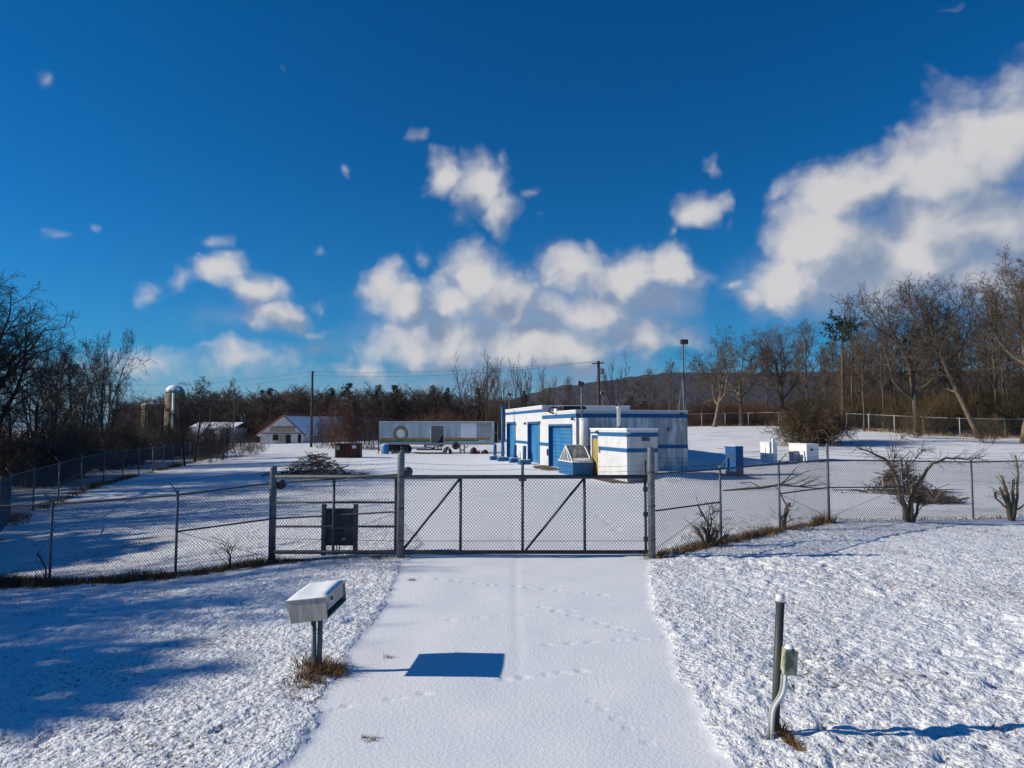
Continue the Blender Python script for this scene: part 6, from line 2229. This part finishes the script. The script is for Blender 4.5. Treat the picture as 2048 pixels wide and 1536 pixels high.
def lawn_grass():
    rng = random.Random(5)
    nr = np.random.RandomState(8)
    mb, mb2 = MB(), MB()
    n = 60000
    X = nr.uniform(-14, 15, n); Y = nr.uniform(4.8, 24, n)
    mk = drive_mask(X, Y)
    dn = vnoise(X * 1.6, Y * 1.6, 41) * .6 + vnoise(X * 5, Y * 5, 42) * .6
    edge = (np.abs(X + 2.3) < .5) & (Y < 17)
    ok = (~mk) & ((dn > .70) | (edge & (dn > .50)))
    Z = Gv(X, Y)
    for x, y, z in zip(X[ok], Y[ok], Z[ok]):
        if abs(x) > .78 * y + .5: continue
        blades(mb if rng.random() < .6 else mb2, x, y, z + .012, 3, .065, .04, rng, .004, lean=.9)
    tag(mb.build("lawn_grass", M["grass_dull"]), "dull grass blades poking through the thin snow", None, None, 'stuff')
    tag(mb2.build("lawn_straw", M["grass_dry"]), "brown grass blades poking through the thin snow", None, None, 'stuff')
    # small clumps lying on the drive
    for px, py, lab, n in ((740, 1480, "small brown weed clump on the driveway snow near the bottom edge", 60), (775, 1315, "small weed clump at the driveway edge by the mailbox shadow", 30), (823, 1160, "weed clump at the driveway edge below the left gate post", 40)):
        d = ray(px, py); k = -CAM_Z / d.z; b = MB()
        blades(b, d.x * k, d.y * k, 0.0, n, .09, .09, rng, .004, lean=1.0)
        tag(b.build("weed_clump", M["grass_dry"]), lab, "weed clump")


lawn_grass()


# bare wet ground by the doors, rubble in the mound
def bare_patch(name, pts, seed):
    rng = random.Random(seed)
    c = np.mean(np.array(pts), 0)
    P = []
    n = len(pts)
    for i in range(n):
        a, b = np.array(pts[i]), np.array(pts[(i + 1) % n])
        for k in range(6):
            q = a + (b - a) * k / 6 + np.array([rng.uniform(-.12, .12), rng.uniform(-.12, .12)])
            P.append(q)
    mb = MB(); mb.v = [(q[0], q[1], G(q[0], q[1]) + .03) for q in P]; mb.v.append((c[0], c[1], G(c[0], c[1]) + .035))
    m = len(P)
    mb.f = [(i, (i + 1) % m, m) for i in range(m)]
    struct(mb.build(name, M["bare_earth"]))


def bl(r, s, c=C0):
    p = c + BU * r + BV * s
    return (p.x, p.y)


bare_patch("bare_ground", [bl(-1.3, 2.6), bl(.0, 2.6), bl(.0, 8.6), bl(-1.0, 8.6), bl(-1.7, 5.5)], 1)
ca = Vector((6.45, 39.7, 0))
bare_patch("bare_ground", [bl(-1.0, .3, ca), bl(.0, -.6, ca), bl(1.2, -.5, ca), bl(.1, .2, ca), bl(-.01, 6.2, ca), bl(-1.2, 6.3, ca)], 2)
bare_patch("bare_ground", [bl(-.9, fs(1032)), bl(0, fs(1032)), bl(0, fs(1014)), bl(-.9, fs(1014))], 3)


def snow_mound():
    # low bank of ploughed snow right of the annexe
    mb = MB(); rng = random.Random(4)
    x0, y0 = 9.0, 40.4
    nu, nv = 40, 22
    for j in range(nv + 1):
        for i in range(nu + 1):
            u, v = i / nu * 2 - 1, j / nv * 2 - 1
            x, y = x0 + u * 2.4, y0 + v * .9
            r = min(1, math.hypot(u, v))
            h = .42 * (1 - r * r) * (.7 + .6 * vnoise(np.array([x * 2.2]), np.array([y * 2.2]), 3)[0])
            mb.v.append((x, y, G(x, y) + h - .04))
    for j in range(nv):
        for i in range(nu):
            q = j * (nu + 1) + i; mb.f.append((q, q + 1, q + nu + 2, q + nu + 1))
    tag(mb.build("snow_bank", M["snow_lawn"], smooth=True), "low lumpy snow bank beside the white annexe", "snow bank")


snow_mound()
tag(MB().box(at(1436, 110), 110, G(at(1436, 110), 110) - .2, at(1446, 110), 111, zat(1440, 826, 110)).build("crate", M["barn_tan"], bevel=.03), "small tan crate behind the far fence by the crooked tree", "crate")



def air():
    hm = bpy.data.materials.new("damp_air")
    hm.use_nodes = True
    hn = hm.node_tree
    hn.nodes.clear()
    ho = hn.nodes.new("ShaderNodeOutputMaterial")
    hv = hn.nodes.new("ShaderNodeVolumePrincipled")
    hv.inputs["Color"].default_value = (.75, .85, 1, 1)
    hv.inputs["Density"].default_value = .00002
    hv.inputs["Anisotropy"].default_value = .2
    hn.links.new(hv.outputs[0], ho.inputs["Volume"])
    struct(MB().box(-2900, -100, -40, 3600, 4150, 215).build("haze", hm), kind='stuff')


air()

# ------------------------------------------------------------------ light and sky
SUN_EL, SUN_AZ = 25.0, -90.0        # azimuth from +Y towards +X; the sun stands to the left
M_AWAY = 0.03
to_sun = Vector((-math.cos(R(SUN_EL)), -M_AWAY, math.sin(R(SUN_EL)))).normalized()
sd = bpy.data.lights.new("sun", 'SUN')
sd.energy = 4.6
sd.angle = R(.5)
sd.color = (1.0, .92, .765)
so = bpy.data.objects.new("sun", sd)
COL.objects.link(so)
so.location = (-40, 0, 40)
so.rotation_euler = to_sun.to_track_quat('Z', 'Y').to_euler()

W = bpy.data.worlds.new("World")
S.world = W
W.use_nodes = True
nt = W.node_tree
N, L = nt.nodes, nt.links
bg = N["Background"]
BGS = .10
bg.inputs["Strength"].default_value = BGS
sky = N.new("ShaderNodeTexSky")
sky.sky_type = 'NISHITA'
sky.sun_disc = False
sky.sun_elevation = R(SUN_EL)
sky.sun_rotation = R(270)
sky.air_density = 1.0
sky.dust_density = 0.0
sky.ozone_density = 5.0
hs = N.new("ShaderNodeHueSaturation")
hs.inputs["Hue"].default_value = .507
hs.inputs["Saturation"].default_value = 2.0
hs.inputs["Value"].default_value = .82
L.new(sky.outputs["Color"], hs.inputs["Color"])


def vm(op, a, b=None, c=None):
    n = N.new("ShaderNodeVectorMath"); n.operation = op
    for i, v in enumerate((a, b, c)):
        if v is None: continue
        if hasattr(v, 'is_linked') or hasattr(v, 'links'): L.new(v, n.inputs[i])
        else: n.inputs[i].default_value = v
    return n


def ma(op, a, b=None, c=None, clamp=False):
    n = N.new("ShaderNodeMath"); n.operation = op; n.use_clamp = clamp
    for i, v in enumerate((a, b, c)):
        if v is None: continue
        if hasattr(v, 'links'): L.new(v, n.inputs[i])
        else: n.inputs[i].default_value = v
    return n.outputs[0]


def sstep(x, lo, hi):
    n = N.new("ShaderNodeMapRange"); n.interpolation_type = 'SMOOTHSTEP'
    L.new(x, n.inputs["Value"]); n.inputs["From Min"].default_value = lo; n.inputs["From Max"].default_value = hi
    return n.outputs["Result"]


tc = N.new("ShaderNodeTexCoord")
dirn = vm('NORMALIZE', tc.outputs["Generated"]).outputs["Vector"]
sx = N.new("ShaderNodeSeparateXYZ"); L.new(dirn, sx.inputs[0])
az = ma('ARCTAN2', sx.outputs["X"], sx.outputs["Y"])
el = ma('ARCSINE', sx.outputs["Z"])
cx = N.new("ShaderNodeCombineXYZ"); L.new(az, cx.inputs[0]); L.new(el, cx.inputs[1])
P0 = cx.outputs[0]


def azel(px, py):
    d = ray(px, py).normalized()
    return math.atan2(d.x, d.y), math.asin(d.z)


# cumulus clouds over the landscape: (column, row, half-width, half-height, fullness) in the photograph's angular scale
CL = [
    # big bank at the right
    (2010, 290, 150, 130, 1.0), (1860, 360, 150, 105, 1.0), (1720, 400, 140, 90, 1.0), (1930, 450, 230, 130, 1.0), (1640, 480, 120, 100, 1.05),
    (1590, 560, 85, 80, .95), (1800, 520, 240, 110, 1.0), (1640, 350, 52, 38, .75), (1560, 390, 58, 36, .7), (1500, 590, 70, 30, .65), (1980, 560, 160, 80, .9), (1600, 630, 90, 24, .5), (2200, 340, 200, 190, 1.0),
    # middle cumulus
    (885, 355, 52, 56, .85), (965, 385, 72, 72, 1.0), (1000, 430, 60, 52, .95), (1005, 325, 22, 30, .7), (832, 272, 28, 22, .6), (1068, 392, 20, 32, .65), (1096, 442, 16, 18, .5),
    # lower middle bank
    (770, 575, 50, 60, .85), (815, 620, 60, 60, .9), (950, 555, 80, 72, 1.0), (1010, 600, 90, 90, 1.0), (900, 610, 80, 60, .85), (1150, 545, 80, 66, .95), (1240, 560, 110, 72, 1.0),
    (1350, 545, 72, 58, .95), (1180, 620, 150, 60, .85), (1320, 610, 90, 44, .8), (845, 510, 36, 28, .6), (960, 680, 150, 60, .62), (1080, 690, 90, 50, .6), (820, 690, 70, 50, .55),
    # left cumulus
    (420, 485, 44, 25, .75), (440, 550, 68, 40, .9), (510, 580, 74, 52, .95), (565, 635, 78, 40, .9), (640, 660, 50, 34, .5), (285, 590, 30, 24, .65), (345, 575, 38, 28, .62), (655, 610, 26, 26, .6), (388, 515, 18, 11, .55),
    # small right pieces
    (1412, 330, 22, 36, .72), (1395, 425, 60, 40, .85), (1340, 420, 26, 22, .6), (1452, 460, 18, 30, .6), (1352, 470, 30, 26, .65), (1470, 565, 40, 16, .65),
    # wisps
    (132, 466, 34, 20, .68), (200, 446, 32, 18, .6), (103, 170, 28, 20, .5), (560, 140, 30, 26, .42), (520, 190, 60, 50, .30), (693, 340, 16, 16, .5), (630, 494, 22, 13, .55), (1745, 60, 70, 44, .36), (1890, 18, 60, 18, .42), 
    # veils and low banks near the horizon
    (330, 735, 130, 46, .72), (480, 715, 130, 40, .68), (410, 695, 34, 14, .6), (640, 695, 60, 30, .62), (760, 740, 200, 40, .68), (150, 740, 200, 50, .45),
    (880, 690, 170, 70, .95), (1090, 690, 190, 70, 1.0), (1000, 760, 300, 40, .75), (1300, 680, 120, 46, .85),
]


def noise2(vec, scale, det, rough, seed):
    n = N.new("ShaderNodeTexNoise"); n.noise_dimensions = '3D'
    n.inputs["Scale"].default_value = scale; n.inputs["Detail"].default_value = det; n.inputs["Roughness"].default_value = rough
    o = vm('ADD', vec, (seed, seed * 1.7, seed * .3)).outputs["Vector"]
    L.new(o, n.inputs["Vector"])
    return n


def warp(p):
    wn = noise2(p, 11, 3, .55, 3.3)
    return vm('MULTIPLY_ADD', vm('SUBTRACT', wn.outputs["Color"], (.5, .5, .5)).outputs["Vector"], (.085, .07, 0), p).outputs["Vector"]


def blobs(wv):
    acc = None
    for px, py, rx, ry, wt in CL:
        a, e = azel(px, py)
        ix, iy = FPX / rx * math.cos(e), FPX / ry
        ln = vm('LENGTH', vm('MULTIPLY_ADD', wv, (ix, iy, 0), (-a * ix, -e * iy, 0)).outputs["Vector"]).outputs["Value"]
        w2 = wt + .40 if wt > .8 else wt * (.85 if py > 560 else .55 if py < 220 else .68)
        v = ma('MULTIPLY_ADD', ln, -max(w2 / 1.06, .62), w2)
        acc = v if acc is None else ma('SMOOTH_MAX', acc, v, .15)
    return acc


OFF = (-.045, .040, 0)
P1 = vm('ADD', P0, OFF).outputs["Vector"]
WV = warp(P0)
W1 = vm('ADD', WV, OFF).outputs["Vector"]
f1 = noise2(P0, 13, 6, .56, 7.7).outputs["Fac"]
f1b = noise2(P1, 13, 3, .56, 7.7).outputs["Fac"]


def billow(wv, scale):
    v = N.new("ShaderNodeTexVoronoi")
    v.feature = 'SMOOTH_F1'
    v.inputs["Scale"].default_value = scale
    v.inputs["Smoothness"].default_value = .5
    L.new(wv, v.inputs["Vector"])
    return v.outputs["Distance"]


def dens(acc, f, wv, fine=None):
    d = ma('ADD', acc, ma('MULTIPLY_ADD', f, 1.2, -.59))
    d = ma('ADD', d, ma('MULTIPLY_ADD', billow(wv, 24), -.45, .18))
    if fine is not None:
        d = ma('ADD', d, ma('MULTIPLY_ADD', billow(fine, 70), -.22, .09))
    return d


f2 = noise2(WV, 60, 4, .6, 1.9)
WF = vm('MULTIPLY_ADD', vm('SUBTRACT', f2.outputs["Color"], (.5, .5, .5)).outputs["Vector"], (.02, .02, 0), WV).outputs["Vector"]
D0 = dens(blobs(WV), f1, WV, WF)
D1 = dens(blobs(W1), f1b, W1)
cov = sstep(D0, -.10, .95)
lit = sstep(ma('SUBTRACT', D0, D1), -.50, .70)
cl = N.new("ShaderNodeMix"); cl.data_type = 'RGBA'
L.new(lit, cl.inputs["Factor"])
cl.inputs["A"].default_value = (.20 / BGS, .265 / BGS, .39 / BGS, 1)
cl.inputs["B"].default_value = (.60 / BGS, .59 / BGS, .595 / BGS, 1)
# pale damp air low over the horizon
hz = N.new("ShaderNodeMix"); hz.data_type = 'RGBA'
L.new(ma('MULTIPLY', ma('POWER', 2.718, ma('MULTIPLY', ma('MAXIMUM', el, 0.0), -10.5)), .95), hz.inputs["Factor"])
L.new(hs.outputs["Color"], hz.inputs["A"])
hz.inputs["B"].default_value = (.105 / BGS, .265 / BGS, .50 / BGS, 1)
# broad soft grey-blue veil that joins the cumulus into banks
VEIL = [(1050, 650, 400, 130, .95), (780, 650, 180, 120, .7), (1300, 620, 190, 120, .8), (1760, 540, 330, 120, .9), (460, 640, 240, 90, .55), (450, 720, 330, 60, .65), (1180, 730, 420, 60, .7)]
CL_MAIN = CL
CL = VEIL
vd = ma('ADD', blobs(WV), ma('MULTIPLY_ADD', f1, 1.0, -.5))
CL = CL_MAIN
vl = N.new("ShaderNodeMix"); vl.data_type = 'RGBA'
L.new(ma('MULTIPLY', sstep(vd, .12, 1.0), .72), vl.inputs["Factor"])
L.new(hz.outputs["Result"], vl.inputs["A"])
vl.inputs["B"].default_value = (.27 / BGS, .36 / BGS, .50 / BGS, 1)
hz = vl
mx = N.new("ShaderNodeMix"); mx.data_type = 'RGBA'
L.new(ma('MULTIPLY', cov, .95), mx.inputs["Factor"])
L.new(hz.outputs["Result"], mx.inputs["A"])
L.new(cl.outputs["Result"], mx.inputs["B"])
L.new(mx.outputs["Result"], bg.inputs["Color"])

W.cycles.sampling_method = 'MANUAL'
W.cycles.sample_map_resolution = 256
S.view_settings.view_transform = 'Standard'
S.view_settings.look = 'None'
S.view_settings.exposure = 0.12
S.view_settings.gamma = 1.0
S.view_settings.use_curve_mapping = False
S.cycles.max_bounces = 4
S.cycles.diffuse_bounces = 3
S.cycles.glossy_bounces = 2
S.cycles.transparent_max_bounces = 8
